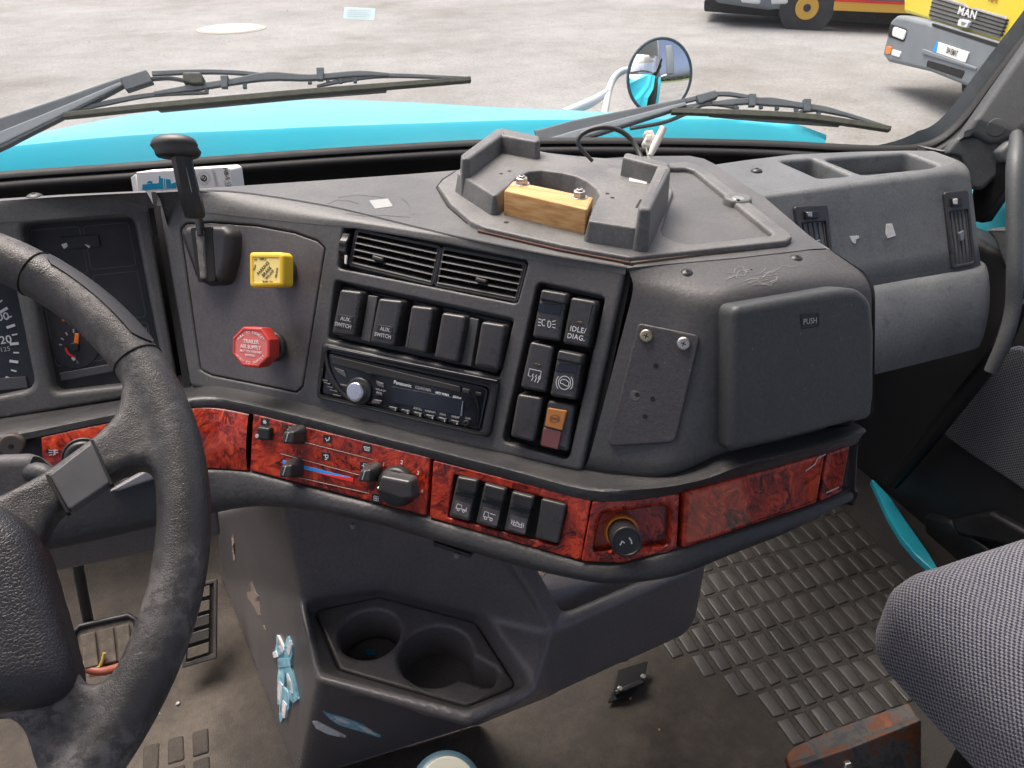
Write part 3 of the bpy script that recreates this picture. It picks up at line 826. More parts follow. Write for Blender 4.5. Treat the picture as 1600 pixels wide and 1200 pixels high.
# gasket profile: outer lip, bright bead, flat web
gp = catmull(gpath, 6); N_ = len(gp); prof = []; frit = []
for i, p in enumerate(gp):
    t_ = (gp[min(i + 1, N_ - 1)] - gp[max(i - 1, 0)]).normalized()
    tow = (CAM - p); tow -= t_ * tow.dot(t_); tow.normalize()      # towards the cab
    ins = -tow.cross(t_).normalized(); bl_ = min(1, max(0, (i - 44) / 16))
    prof.append([p + tow * .0, p + tow * .006 + ins * .001, p + tow * .012 + ins * .005, p + tow * .0135 + ins * .010, p + tow * .010 + ins * .0135, p + tow * .015 + ins * .016, p + tow * .020 + ins * .021, p + tow * .019 + ins * .028, p + tow * .012 + ins * .031, p + tow * .006 + ins * .032 - UP * (.05 * (1 - bl_)) + ins * .02 * bl_])
    if i >= 50:
        w_ = .020 * min(1, (i - 50) / 6)
        frit.append([p - ins * w_ - tow * .003, p + ins * .003 - tow * .003])
grid('gasket', prof, M_GASK, ws, sharp=60)
grid('tint_band', frit, simple('tint_band', (.018, .026, .034), .5), ws)

# cavity behind the dash top: cowl ledge
Wc = horiz(ZW - .035)
v0 = [p + Vector((0, -.0, -.03)) for p in bb]
v1 = [p + Vector((-.02, -.10, -.05)) for p in bb]
v2 = [p + Vector((-.02, -.16, -.16)) for p in bb]
M_COWL = plastic('cowl_plastic', (.035, .032, .034), .5, 0, dust=(.06, .055, .054), dscale=12)

# sticker on the glass
GLp = Pl(W0.at(620, 226), az=8, rec=33)
GLR = Pl(W0.at(1150, 217), az=24, rec=33)
sk_ = plate('glass_sticker', GLp, [(538, 11), (587, 13), (584, 32), (536, 29)], .002, .0026, .0015, .0002, simple('pale_blue_sticker', (.62, .76, .78), .5))
tag(sk_, 'small pale blue rectangular sticker on the windscreen glass near the top edge', 'sticker')
for k in range(4):
    strokes('print_line', GLp, [[quad([(541, 14), (584, 15), (581, 30), (540, 28)], .05, .15 + k * .22), quad([(541, 14), (584, 15), (581, 30), (540, 28)], .9 - .1 * (k % 2), .15 + k * .22)]], 1.0, simple('sticker_ink%d' % k, (.46, .58, .61), .5), sk_, z=.0028)
sk_['label'] = 'small pale blue rectangular sticker on the windscreen glass near the top edge'

# ------------------------------------------------------------------ wipers
def wiper(P, label, arm, armw, joint, rod, hose, rub, bridge, yokes, fin, clips, links):
    t = thing('windscreen_wiper', P.at(*rub[len(rub) // 2], -.03), label, 'wiper', 'windscreen wipers')
    z = -.018
    a = bar('arm', P, arm, armw, z - .012, z, .003, M_WIPER, t, sm=4)
    bar('arm_edge', P, [(u, v + .18 * w_) for (u, v), w_ in zip(arm, armw)], [w_ * .42 for w_ in armw], z - .008, z + .002, .002, M_GREYB, a, sm=4)
    plate('joint', P, joint, z - .012, z + .003, .002, .002, M_WIPER, t)
    bar('rod', P, rod, [7, 6, 6], z - .01, z - .003, .001, M_WIPER, t, sm=4)
    if hose: bar('hose', P, hose, 4.5, z - .01, z, .002, M_WIPER, t, sm=4)
    br = bar('bridge', P, bridge, [5, 10, 9, 13, 9, 9, 5], z - .008, z, .0015, M_WIPER, t, sm=4)
    for y in yokes: bar('yoke', P, y, [3.5, 7, 6, 4], z - .010, z - .004, .001, M_WIPER, t, sm=4)
    for u, v in clips: plate('clip', P, [(u - 6, v - 6), (u + 6, v - 6), (u + 5, v + 13), (u - 5, v + 13)], z - .006, z + .004, .0006, .001, M_WIPER, t)
    for u, v in links: plate('link', P, [(u - 3, v), (u + 3, v - .5), (u + 3, v + 11), (u - 3, v + 11)], z - .01, z - .003, .0004, .001, M_WIPER, t)
    bar('rubber', P, rub, [7.5, 9, 9, 7], z - .006, z + .008, .001, M_WRUB, t, sm=6)
    plate('spoiler', P, fin, z - .012, z - .008, .001, .001, M_WIPER, t)
    return t
wiper(GLp, 'left wiper with long straight blade across the cyan bonnet behind the lever',
      [(-60, 235), (0, 207), (80, 174), (190, 127)], [46, 45, 32, 14],
      [(186, 121), (228, 108), (238, 127), (196, 141)], [(237, 114), (310, 111), (380, 113), (445, 122)],
      [(230, 122), (262, 120), (288, 124)], [(98, 179), (240, 164), (360, 153), (485, 142), (610, 132), (736, 122)],
      [(240, 145), (300, 136), (360, 127), (420, 118), (485, 120), (560, 114), (607, 116)],
      [[(98, 176), (175, 158), (240, 147), (322, 144)], [(495, 134), (545, 123), (607, 117), (725, 121)]],
      [(244, 171), (251, 175), (485, 153), (604, 144), (604, 134), (440, 146)],
      [(350, 123), (500, 111)], [(382, 126), (484, 119), (512, 118), (532, 118), (555, 117), (322, 134)])
pz = plate('nozzle', GLp, [(285, 112), (312, 112), (318, 120), (316, 130), (300, 131), (284, 126)], -.03, -.008, .003, .003, M_WRUB, bpy.data.objects['windscreen_wiper'])
wiper(GLR, 'right wiper folded low in front of the round mirror',
      [(840, 222), (900, 204), (980, 183), (1072, 159)], [40, 36, 25, 13],
      [(1087, 148), (1118, 140), (1123, 151), (1093, 162)], [(1066, 158), (1121, 146), (1160, 149), (1205, 159)],
      [(1098, 162), (1070, 177), (1035, 190), (985, 199)], [(1050, 172), (1110, 173.5), (1180, 176), (1262, 181), (1330, 190), (1393, 200)],
      [(1113, 161), (1140, 159), (1171, 157), (1205, 158), (1240, 162), (1290, 170), (1322, 178)],
      [[(1050, 170), (1085, 165), (1113, 161), (1155, 168)], [(1250, 174), (1285, 170), (1322, 178), (1388, 198)]],
      [(1107, 175), (1108, 182), (1200, 190), (1311, 198), (1316, 190), (1200, 181)],
      [(1176, 152), (1262, 160)], [(1150, 159), (1190, 158), (1215, 160), (1245, 164), (1280, 169)])

# ------------------------------------------------------------------ the dashboard
dash = thing('dashboard', (.2, .75, .70), 'dark grey moulded dashboard wrapping round the driver with a red burl trim strip', 'dashboard')

# padded bolster swept along the whole front
q0 = [(-60, 664, B), (0, 655, B), (100, 640, B), (200, 624, B), (283, 607, B), (335, 603, A), (420, 618, A), (490, 634, A), (600, 663, A), (700, 689, A), (800, 712, A), (908, 738, A), (1000, 748, A), (1095, 735, C), (1146, 712, C), (1250, 688, C), (1331, 662, C)]
q3 = [(-60, 705, B1), (0, 693, B1), (65, 680, B1), (150, 662, B1), (245, 644, B1), (322, 634, B1), (390, 644.5, A1), (500, 671, A1), (600, 697, A1), (670, 714, A1), (800, 748, A1), (922, 780, A1), (1000, 778, D1), (1063, 768, D1), (1150, 745, C1), (1250, 718, C1), (1333, 694, C1)]
r0 = [(-60, 790, B1), (0, 780, B1), (72, 766, B1), (155, 752, B1), (248, 738, B1), (322, 733, B1), (388, 737, A1), (500, 766, A1), (600, 791, A1), (664, 808, A1), (800, 846, A1), (907, 877, A1), (970, 881, D1), (1058, 859, D1), (1145, 832, C1), (1235, 802, C1), (1318, 770, C1)]
rb = [(-60, 888, B1), (0, 878, B1), (72, 862, B1), (155, 845, B1), (248, 823, B1), (322, 806, B1), (400, 793, A1), (490, 801, A1), (585, 820, A1), (664, 843, A1), (800, 884, A1), (907, 909, A1), (970, 914, D1), (1058, 902, D1), (1145, 868, C1), (1235, 832, C1), (1310, 793, C1)]
azs = [0, 0, 0, 0, 0, 22, 41.6, 41.6, 41.6, 41.6, 41.6, 34, 18, 8, 0, 0, 0]
st = []
def bprof(Q0, Q3, R0, Rb, n, kb=1.0):
    up = Vector((0, 0, 1))
    pr = [Q0 - n * .03, Q0 - n * .004]
    pr += bez(Q0, Q0 + n * .028 * kb + up * .003, Q3 + n * .001 + up * .020 * kb, Q3 + n * .0015, 7)
    pr += [Q3 - n * .018 * kb - up * .0005, R0 - n * .018 * kb + up * .0005]
    pr += bez(R0 + n * .002, R0 + n * .008 * kb - up * .002, Rb + n * .007 * kb + up * .008, Rb - n * .002, 7)
    pr += [Rb - n * .02 + up * .004, Rb - n * .14 + up * .01]
    return pr
for i in range(17):
    Q = [P_.at(u, v) for u, v, P_ in (q0[i], q3[i], r0[i], rb[i])]
    st.append(bprof(*Q, azn(azs[i])))
Q = [P_.at(u, v) for u, v, P_ in (q0[16], q3[16], r0[16], rb[16])]
for a_ in (25, 55, 85, 90):
    rr = .009; e = Vector((rr * math.sin(RAD(a_)), rr * (1 - math.cos(RAD(a_))), 0))
    if a_ == 90: e = Vector((rr, .16, 0))
    mean_ = (Q[1] + Q[2]) / 2
    Qe = [Vector((mean_.x * .8 + p.x * .2 if i_ else min(p.x, mean_.x), p.y, p.z)) for i_, p in enumerate(Q)]
    st.append(bprof(*[p + e for p in Qe], azn(-a_ if a_ < 90 else -90), {25: .7, 55: .2, 85: .05, 90: .05}[a_]))
STN = st
grid('padded_bolster', profs(st, 4), M_ROLL, dash, sharp=50)

# dark backing so that no gap shows daylight
bk = []
for (u, v_, P_) in q0[:14]:
    p = P_.at(u, v_); n_ = P_.n
    bk.append([p - n_ * .04 - UP * .03, p - n_ * .04 + P_.k * (.93 - p.z)])
grid('backing_panel', bk, M_DARK, dash)

# ---- instrument panel
win_r = [(32, 350), (208, 339), (258, 594), (82, 614)]
win_l = [(-190, 420), (16, 416), (55, 607), (-150, 648)]
outer = B.locs([(-260, 369), (229, 322), (279, 608), (-260, 698)])
holed('instrument_panel', B, rpoly(outer, .006), [rpoly(B.locs(win_r), .010), rpoly(B.locs(win_l), .014)], M_DASH, dash, lip=.006, depth=.030, olip=.003)
ic = thing('instrument_cluster', B.at(60, 600, -.03), 'instrument cluster of dark dials behind the steering wheel with an orange needle', 'gauges')
Bd = B.shift(-.028)
dial = plate('warning_panel', Bd, [(28, 345), (212, 333), (262, 598), (78, 619)], -.01, 0, .004, .0005, M_DIAL, ic)
wq = [(47, 360), (200, 348), (243, 570), (92, 590)]
def cell(s0, t0, s1, t1):
    p = [quad(wq, s0, t0), quad(wq, s1, t0), quad(wq, s1, t1), quad(wq, s0, t1)]
    loop = rpoly([Vector(q) for q in p], 6, 4); loop = [(q.x, q.y) for q in loop]
    strokes('cell_line', Bd, [loop + [loop[0]]], 1.3, M_BAND, dial)
cell(.0, .0, .50, .32); cell(.54, .0, 1, .30); cell(.54, .34, 1, .66); cell(.54, .70, 1, .95); cell(0, .36, .5, .92)
plate('shade_strip', Bd, [(92, 583), (243, 556), (247, 568), (95, 596)], 0, .003, .001, .001, M_BAND, dial)
ga = disc('gauge', Bd, Bd.loc(117, 542), .024, 0, .0015, .0005, M_DIAL, ic)
gc = (117, 542)
for k, a_ in enumerate((-95, -125, -150, -172)):
    strokes('tick', Bd, [[(gc[0] + 20 * math.cos(RAD(a_)), gc[1] + 22 * math.sin(RAD(a_))), (gc[0] + 25 * math.cos(RAD(a_)), gc[1] + 28 * math.sin(RAD(a_)))]], 2, M_GREYP, ga, z=.002)
strokes('red_arc', Bd, [circ(gc[0], gc[1], 14, 15, 175, 85, 8)], 3.2, M_REDP, ga, z=.002)
strokes('tick', Bd, [[(113, 558), (117, 563)]], 4.5, M_WHITE, ga, z=.002)
text('gauge_digit', Bd, '0', 121, 566, 5, M_GREYP, ga, z=.002)
nd = bar('needle', Bd, [(118, 540), (120, 521)], [7, 6], .002, .005, .001, M_ORANGE, ga)
disc('needle_hub', Bd, Bd.loc(117, 542), .0052, .002, .008, .0015, M_BLK, nd)
strokes('orange_mark', Bd, [[(97, 500), (101, 500)]], 4, M_ORANGE, ga, z=.002)
text('gauge_digits', Bd, '150', 224, 515, 5, M_GREYP, dial)
Bs = B.shift(-.026)
spd = plate('speedometer', Bs, [(-200, 415), (20, 411), (59, 612), (-200, 650)], -.01, 0, .004, .0005, simple('speedo_face', (.022, .028, .036), .5), ic)
sc = (-92, 548)
for k in range(13):
    a_ = -58 + k * 6.6
    L = 14 if k % 2 == 0 else 9
    ru, rv = 122, 128
    u, v_ = sc[0] + ru * math.cos(RAD(a_)), sc[1] + rv * math.sin(RAD(a_))
    u2, v2_ = sc[0] + (ru - L) * math.cos(RAD(a_)), sc[1] + (rv - L) * math.sin(RAD(a_))
    strokes('tick', Bs, [[(u, v_), (u2, v2_)]], 4.2 if k % 2 == 0 else 2.2, M_WHITE, spd)
text('speed_digits', Bs, '100', 0, 496, 12, M_WHITE, spd, bold=.008)
text('speed_digits', Bs, '120', 4, 532, 12, M_WHITE, spd, bold=.008)
text('speed_digits', Bs, '125', 8, 546, 7, M_GREYP, spd)
plate('display_strip', Bs, [(-180, 605), (40, 588), (44, 606), (-180, 628)], 0, .002, .001, .0005, M_BAND, spd)
vel = plate('velcro_strip', Bd, [(93, 370), (153, 366), (157, 386), (97, 390)], .001, .004, .001, .001, M_TYRE)
tag(vel, 'short black fuzzy strip stuck on the dark dial window above the wheel rim', 'strip')
for px in ([(95, 382), (104, 379), (106, 385), (100, 389)], [(131, 381), (141, 384), (139, 388)]):
    plate('torn_paper', Bd, px, .003, .0045, .0004, .0003, M_WHITE, vel)

# tops: cluster hood and console hood, rolled front edges
def hood_top(name, front, top, tpl, back, drop, mat=M_TOP):
    """rolled front edge, flat top and a short back skirt; front row lies on the faces, top row on the top plane"""
    rows = []
    for (u, v_, P_), (ut, vt) in zip(front, top):
        p0 = P_.at(u, v_); p2 = tpl.at(ut, vt)
        ctl = p0 + P_.k * ((tpl.o - p0).dot(tpl.n) / P_.k.dot(tpl.n)) * .85
        rows.append([p0 - P_.n * .003 - P_.k * .0046, p0 + P_.n * .0003 - P_.k * .004] + qbez(p0 + P_.n * .0003, ctl, p2, 7))
    sm = profs(rows, 3)
    edge_ = [r_[-1] for r_ in sm]
    poly = edge_ + [tpl.at(u, v_) for u, v_ in back]
    n_ = len(edge_); k_ = len(poly)
    grid(name + '_edge', sm, mat, dash, sharp=60)
    skirt = [poly[n_ - 1]] + poly[n_:] + [poly[0]]
    m_ = len(skirt)
    s1 = [p - UP * .010 + Vector((.002, .004, 0)) for p in skirt]; s2 = [p - UP * drop + Vector((.004, .006, 0)) for p in skirt]
    vs_ = poly + s1 + s2
    idx = [n_ - 1] + list(range(n_, k_)) + [0]
    fs = [tuple(range(k_))]
    for i in range(m_ - 1):
        fs.append((idx[i], k_ + i, k_ + i + 1, idx[i + 1])); fs.append((k_ + i, k_ + m_ + i, k_ + m_ + i + 1, k_ + i + 1))
    obj(name, vs_, fs, mat, dash, sharp=60)
    return edge_
hood_top('instrument_hood', [(-90, 350, B), (0, 342, B), (110, 334, B), (231, 324, B)], [(-90, 322), (0, 314), (110, 306.5), (229, 300.5)], TC, [(226, 298), (208, 299), (100, 304), (0, 310.5), (-90, 318)], .022)
topf = [(244, 301), (330, 298), (400, 304), (500, 320), (560, 333), (700, 367), (830, 393.5), (900, 406), (980, 419)]
e2 = hood_top('console_hood', [(246, 316, A), (330, 327, A), (400, 335, A), (500, 345, A), (560, 349.5, A), (700, 372, A), (830, 398.5, A), (900, 409, A), (978, 422, A)], topf, T,
         [(982, 418.5), (1060, 411), (1150, 403), (1230, 394), (1270, 389), (1291, 388), (1262, 366), (1192, 306), (1147, 278), (1118, 257), (1100, 248), (1078, 243.5), (1000, 244), (900, 250), (800, 259), (640, 272), (500, 282), (365, 291), (243, 299)], .09)
V_, F_ = [], []
for p in e2: V_ += [p + UP * .0008 + Vector((-.0005, -.0006, 0)), p + UP * .0008 + Vector((.0005, .0008, 0))]
F_ = [(2 * i, 2 * i + 2, 2 * i + 3, 2 * i + 1) for i in range(len(e2) - 1)]
obj('hood_seam', V_, F_, M_DARK, dash)

# ---- console face with its openings
park = [(281, 358), (290, 349), (330, 347), (400, 352), (460, 363), (496, 376), (508, 388), (506, 400), (473, 604), (463, 614), (440, 609), (330, 587), (312, 578)]
vent = [(536, 355), (548, 353), (826, 407), (808, 475), (527, 419)]
strip = [(523, 438), (803, 499), (780, 590), (512, 530)]
bank = [(840, 441), (946, 464), (888, 719), (784, 690)]
outer = A.locs([(246, 315), (330, 326), (400, 334), (500, 344), (560, 348.5), (700, 371), (830, 397.5), (900, 408), (978, 421), (909, 739), (296, 604)])
# thin strip between the switch row and the radio is covered by the radio bezel
holed('console_panel', A, rpoly(outer, .0075), [rpoly(A.locs(park), .004), rpoly(A.locs(vent), .005), rpoly(A.locs(strip), .004), rpoly(A.locs(bank), .006)], M_DASH, dash, lip=.0022, depth=.022, olip=.004)
ins = inset(rpoly(A.locs(park), .006), .0010)
pk = plate2('valve_panel', A, ins, -.015, -.0004, .0016, M_INSET, dash)
grid('seam_groove', [[A.at(236, 300, -.006), A.at(288, 612, -.006)], [A.at(247, 300, -.006), A.at(299, 612, -.006)]], M_DARK, dash)

# trailer brake lever
lev = thing('trailer_brake_lever', A.at(322, 440), 'black T handled hand lever rising from a slotted housing on the console', 'lever')
hs = plate('housing', A, [(277, 363), (288, 351), (347, 352), (360, 364), (357, 404), (347, 441), (311, 443), (301, 430)], -.002, .016, .008, .008, plastic('lever_housing', (.030, .028, .029), .38, 500, .2), lev, taper=.003)
slot = plate('slot', A, [(297, 356), (331, 354), (337, 439), (309, 441)], .012, .0165, .003, .0004, M_DARK, hs)
boot = plate('rubber_boot', A, [(304, 360), (317, 359), (322, 436), (312, 437)], .010, .0185, .002, .002, plastic('ribbed_boot', (.10, .095, .092), .6, 60, .8, (.22, .21, .20), 90, gd=.003), hs)
LP = Pl(A.at(312, 372, .022), n=(A.n * .9 + UP * .1), h=A.h)
bar('stem', LP, [(311, 368), (309, 352), (304, 330)], [8, 10, 10], -.006, .0, .001, M_BLK, lev)
hp = [D(305, 338, .832), D(301, 320, .826), D(293, 290, .818), D(287, 262, .812), D(283, 240, .808)]
tube('grip', hp, [.0115, .0122, .0118, .0115, .012], M_BLK, lev, seg=8, sm=4, ell=.75, up=A.n, sharp=30)
tp = Pl(D(272, 232, .806), n=(c_w * -1), h=c_r)
lp = []
for (a_, y, s_) in ((0, -.0092, .78), (0, -.0088, .86), (0, -.007, .94), (0, -.003, .99), (0, .002, 1.0), (0, .0026, 1.015), (0, .006, .98), (0, .0095, .88), (0, .012, .68), (0, .0132, .40), (0, .0136, .05)):
    lp.append([tp.w((.0235 * math.cos(2 * math.pi * k / 28) + (0.004 if y < 0 else 0)) * s_, y, .013 * math.sin(2 * math.pi * k / 28) * s_) for k in range(28)])
vv, ff = rings(lp); obj('cap', vv, ff, M_BLK, lev, 60)
strokes('moulded_text', Pl(D(296, 290, .804), n=-c_w, h=c_r), [[(291, 262), (300, 300)]], .8, M_DIMP, lev)

# push-pull valve knobs
A4 = A.shift(.040)
yk = thing('parking_brake_knob', A.at(445, 445), 'square yellow parking brake knob on a black stub, upper of the two console knobs', 'knob')
def stub(par, fu, fv, ku, kv):
    c = A.loc(fu, fv)
    disc('flange', A, c, .0158, -.003, .006, .002, M_FLANGE, par)
    disc('collar', A, c, .0125, .005, .011, .002, M_FLANGE, par)
    a_ = A.w(c.x, c.y, .008); k = A4.loc(ku, kv); b_ = A4.w(k.x, k.y, -.004)
    tube('shaft', [a_, b_], [.0085, .0075], M_BLK, par, seg=20)
stub(yk, 444, 424, 417, 421)
plate('body', A4, [(388.5, 394), (437, 394), (443, 399), (443, 448), (393, 450), (389, 446)], -.012, .004, .004, .003, M_YEL, yk, dish=.0012, dishw=.0018)
fc = plate('face', A4, [(392, 397.5), (437, 397.5), (439.5, 445), (395.5, 446.5)], -.001, .0033, .003, .0003, M_YEL2, yk)
for s_, u, v_, h_, rt, bo in (('PARKING', 411, 419, 6.2, 52, .012), ('BRAKE', 416.5, 424.5, 6.4, 52, .02), ('MIDLAND', 421, 429, 4.2, 52, .0), ('APPLY', 410.5, 405, 4.2, 6, .0), ('TO', 399.5, 406, 4.0, 35, 0), ('PULL', 398, 417.5, 4.0, 88, .0), ('RELEASE', 432, 426, 3.8, 86, .0), ('PUSH TO', 418, 440.5, 4.2, 8, .0)):
    text('knob_lettering', A4, s_, u, v_, h_ * .80, M_INK, fc, rot=rt, z=.0036, bold=bo * .5, xs=.95)
rk_ = thing('trailer_supply_knob', A.at(430, 560), 'red octagonal trailer air supply knob on a black stub, lower of the two console knobs', 'knob')
stub(rk_, 428, 541, 395, 542)
oc = [(380, 511), (410, 512), (427, 531), (427, 557), (411, 575), (378, 574), (362, 556), (362, 528)]
oc = [(379.5, 510.5), (408, 512.5), (421, 531), (421, 558), (403.5, 575), (378, 572.5), (362.5, 553), (363, 527.5)]
plate('body', A4, oc, -.012, .004, .0006, .0016, M_RED, rk_, dish=.0012, dishw=.0012)
fc = plate('face', A4, [lerp((392, 542.5), q_, .90) for q_ in oc], -.001, .0033, .0005, .0002, M_RED2, rk_)
for s_, u, v_, h_, bo, xs in (('TRAILER', 392, 534, 6.6, .03, .95), ('AIR SUPPLY', 391.5, 542.5, 6.6, .03, .92), ('NOT FOR PARKING', 391.5, 549.5, 4.2, .012, .86), ('BRAKING', 391, 555.5, 4.0, .01, .9)):
    text('knob_lettering', A4, s_, u, v_, h_ * .88, M_PINK, fc, rot=6, z=.0036, bold=bo * .6, xs=xs)
for s_, a0, a1, rr in (('PULL TO EXHAUST', 145, 35, 23), ('PUSH TO SUPPLY', 212, 325, 24)):
    for k, ch in enumerate(s_):
        if ch == ' ': continue
        a_ = a0 + (a1 - a0) * k / (len(s_) - 1)
        rt = (a_ - 90) if a0 < 180 else (a_ - 270)
        text('knob_lettering', A4, ch, 391.5 + rr * math.cos(RAD(a_)), 543 - rr * math.sin(RAD(a_)), 4.2, M_PINK, fc, rot=rt + 4, z=.0036)

# ---- centre air vents
Av = A.shift(-.004)
def vent_pair():
    q1 = [(558, 361), (686, 388), (674, 443), (547, 412)]; q2 = [(692, 389), (820, 414), (806, 468), (681, 444)]
    for nm, q_ in (('air_vent', q1), ('air_vent', q2)):
        fr = [(q_[0][0] - 1, q_[0][1] - 4), (q_[1][0] + 2, q_[1][1] - 4), (q_[2][0] + 2, q_[2][1] + 3), (q_[3][0] - 1, q_[3][1] + 3)]
        inn = rpoly(Av.locs(q_), .002)
        vt = holed(nm, Av, rpoly(Av.locs(fr), .0042), [inn], M_BLK, dash, lip=.0014, depth=.016, olip=.0018)
        for k in range(9):
            a_, b_ = quad(q_, (k + 1) / 10, 0), quad(q_, (k + 1) / 10, 1)
            bar('vane', Av, [a_, b_], 1.7, -.013, -.009, .0003, M_DARK if k % 3 else M_BLK, vt)
        for k in range(5):
            t_ = (k + .5) / 5
            a_, b_ = quad(q_, .01, t_), quad(q_, .99, t_)
            pa, pb = Av.at(*a_), Av.at(*b_)
            dn = (Av.n * .010 - Av.k * .0042)
            rows = [[pa + Av.n * -.011 + Av.k * .003, pb + Av.n * -.011 + Av.k * .003], [pa - Av.k * .0012, pb - Av.k * .0012], [pa - Av.k * .0024 + Av.n * .0006, pb - Av.k * .0024 + Av.n * .0006], [pa - Av.n * .011 + Av.k * .001, pb - Av.n * .011 + Av.k * .001]]
            grid('slat', rows, M_SW, vt, sharp=40)
        ku = quad(q_, .30 if q_ is q1 else .52, .60)
        plate('slat_tab', Av, [(ku[0] - 8, ku[1] - 2), (ku[0] + 9, ku[1] + 3), (ku[0] + 7, ku[1] + 8), (ku[0] - 9, ku[1] + 4)], -.004, .004, .001, .001, M_SW, vt)
    a_, b_ = Av.at(549, 364, -.010), Av.at(539, 404, -.010)
    ax = (b_ - a_).normalized()
    tw = tube('thumb_wheel', [A.at(545, 372, -.016), A.at(553, 374, -.016)], .0, M_BLK, dash) if False else None
    cw = A.at(547, 386, -.012); axw = A.h
    lp = []
    for s_, rr in ((-.0045, .92), (-.0035, 1), (.0035, 1), (.0045, .92)):
        lp.append([cw + axw * s_ + (A.k * math.cos(2 * math.pi * k / 40) + A.n * math.sin(2 * math.pi * k / 40)) * (.0165 * rr * (1.0 if k % 4 < 2 else .93)) for k in range(40)])
    vv, ff = rings(lp); tw = obj('thumb_wheel', vv, ff, M_BLK, dash, 30)
    plate('wheel_mark', A, [(538, 398), (542, 399), (541, 413), (538, 412)], .0005, .002, .0005, .0004, M_CONN, tw)
vent_pair()

# ---- rocker switches
A0 = A
def rocker(px, label=None, h=.008, kind='plain', mat=None, base=-.018):
    sw = plate('rocker_switch', A, px, base, h, .0028, .0028, mat or M_SW, dash, taper=.0012)
    if label: sw['label'] = label
    return sw
Ah = A.shift(.008)
plate('switch_frame', A, [(528, 444), (800, 503), (777, 585), (516, 526)], -.022, -.014, .003, .001, M_BLK, dash)
s1 = rocker([(531, 452), (565, 456), (552, 526), (517, 522)], 'blank topped rocker switch lettered AUX. SWITCH, leftmost of the row')
s2 = rocker([(591, 466), (629, 470), (614, 542), (577, 536)], 'rocker switch lettered AUX. SWITCH, second of the row')
s3 = rocker([(642, 477), (677, 481), (665, 553), (631, 546)])
s4 = rocker([(690, 488), (728, 494), (714, 567), (677, 560)])
s5 = rocker([(752, 502), (790, 508), (777, 579), (740, 572)])
for sw, u, v_ in ((s1, 537, 503), (s2, 599, 519)):
    lb = plate('legend_tab', Ah, [(u - 8, v_ - 12), (u + 15, v_ - 8), (u + 11, v_ + 13), (u - 13, v_ + 9)], -.001, .0006, .0008, .0003, M_BLK, sw)
    text('legend', Ah, 'AUX.', u + 3, v_ - 4, 6.0, M_GREYP, sw, z=.0008, bold=.012, xs=.95); text('legend', Ah, 'SWITCH', u - 1, v_ + 5.5, 6.0, M_GREYP, sw, z=.0008, bold=.012, xs=.92)
plate('spacer', A, [(575, 461), (590, 463), (578, 535), (563, 531)], -.02, -.001, .001, .001, M_DASH, dash)
plate('spacer', A, [(734, 496), (748, 499), (736, 573), (720, 569)], -.02, -.001, .001, .001, M_DASH, dash)
# bank of six
plate('switch_well', A, [(842, 446), (943, 468), (886, 715), (788, 686)], -.024, -.018, .003, .001, M_DARK, dash)
zb = lambda L: [(780 + x * .25, 420 + y * .25) for x, y in L]
b1 = rocker(zb([(262, 130), (425, 158), (378, 455), (203, 430)]), 'two step rocker switch with front fog lamp symbols')
b2 = rocker(zb([(447, 176), (612, 205), (553, 495), (393, 466)]), 'rocker switch lettered IDLE/DIAG.')
b3 = rocker(zb([(193, 453), (342, 487), (288, 775), (128, 745)]), 'rocker switch with heated mirror symbol')
b4 = rocker(zb([(368, 508), (522, 540), (475, 822), (313, 795)]), 'two step rocker switch with engine brake symbol')
b5 = rocker(zb([(115, 780), (270, 806), (215, 1086), (66, 1047)]), None)
b6 = rocker(zb([(302, 820), (470, 852), (428, 1146), (246, 1104)]), 'twin lamp block with amber over maroon lens', h=.004)
def step(sw, q_):
    plate('finger_step', Ah, zb(q_), -.002, .005, .002, .002, M_SW, sw, taper=.0008)
step(b1, [(262, 130), (425, 158), (408, 222), (250, 196)]); step(b4, [(368, 508), (522, 540), (508, 600), (355, 572)])
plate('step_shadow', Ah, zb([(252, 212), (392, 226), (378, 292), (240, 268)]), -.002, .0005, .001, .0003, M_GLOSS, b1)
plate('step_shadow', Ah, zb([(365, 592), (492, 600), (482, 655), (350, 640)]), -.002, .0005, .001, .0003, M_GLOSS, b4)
strokes('legend', Ah, [zb(circ(280, 337, 12, 20, 60, 300)) + zb([(290, 320)]), zb([(246, 312), (266, 320)]), zb([(244, 332), (262, 336)]), zb([(242, 352), (262, 354)]), zb(circ(312, 346, 12, 20, 120, -120)) + zb([(304, 360)]), zb([(332, 330), (354, 324)]), zb([(332, 348), (354, 346)]), zb([(332, 364), (352, 370)])], 1.1, M_WHITE, b1)
text('legend', Ah, 'IDLE/', *zb([(492, 382)])[0], 8.2, M_WHITE, b2, bold=.005, spacing=1.1, xs=.9); text('legend', Ah, 'DIAG.', *zb([(480, 428)])[0], 8.0, M_WHITE, b2, bold=.005, spacing=1.1, xs=.9)
plate('lamp_window', Ah, zb([(484, 326), (524, 333), (520, 346), (482, 339)]), -.001, .0006, .0006, .0003, simple('dull_amber', (.10, .06, .01), .3), b2)
plate('lamp_window', Ah, zb([(220, 590), (260, 598), (257, 612), (218, 604)]), -.001, .0006, .0006, .0003, simple('dull_olive', (.05, .045, .015), .3), b3)
def wavy(x, y): return zb([(x, y), (x - 8, y + 10), (x - 2, y + 20), (x - 8, y + 32), (x - 14, y + 44)])
strokes('legend', Ah, [zb([(200, 672), (182, 668), (190, 624), (264, 640), (255, 690), (246, 688)]), wavy(216, 656), wavy(236, 662), wavy(254, 668)], 1.1, M_WHITE, b3)
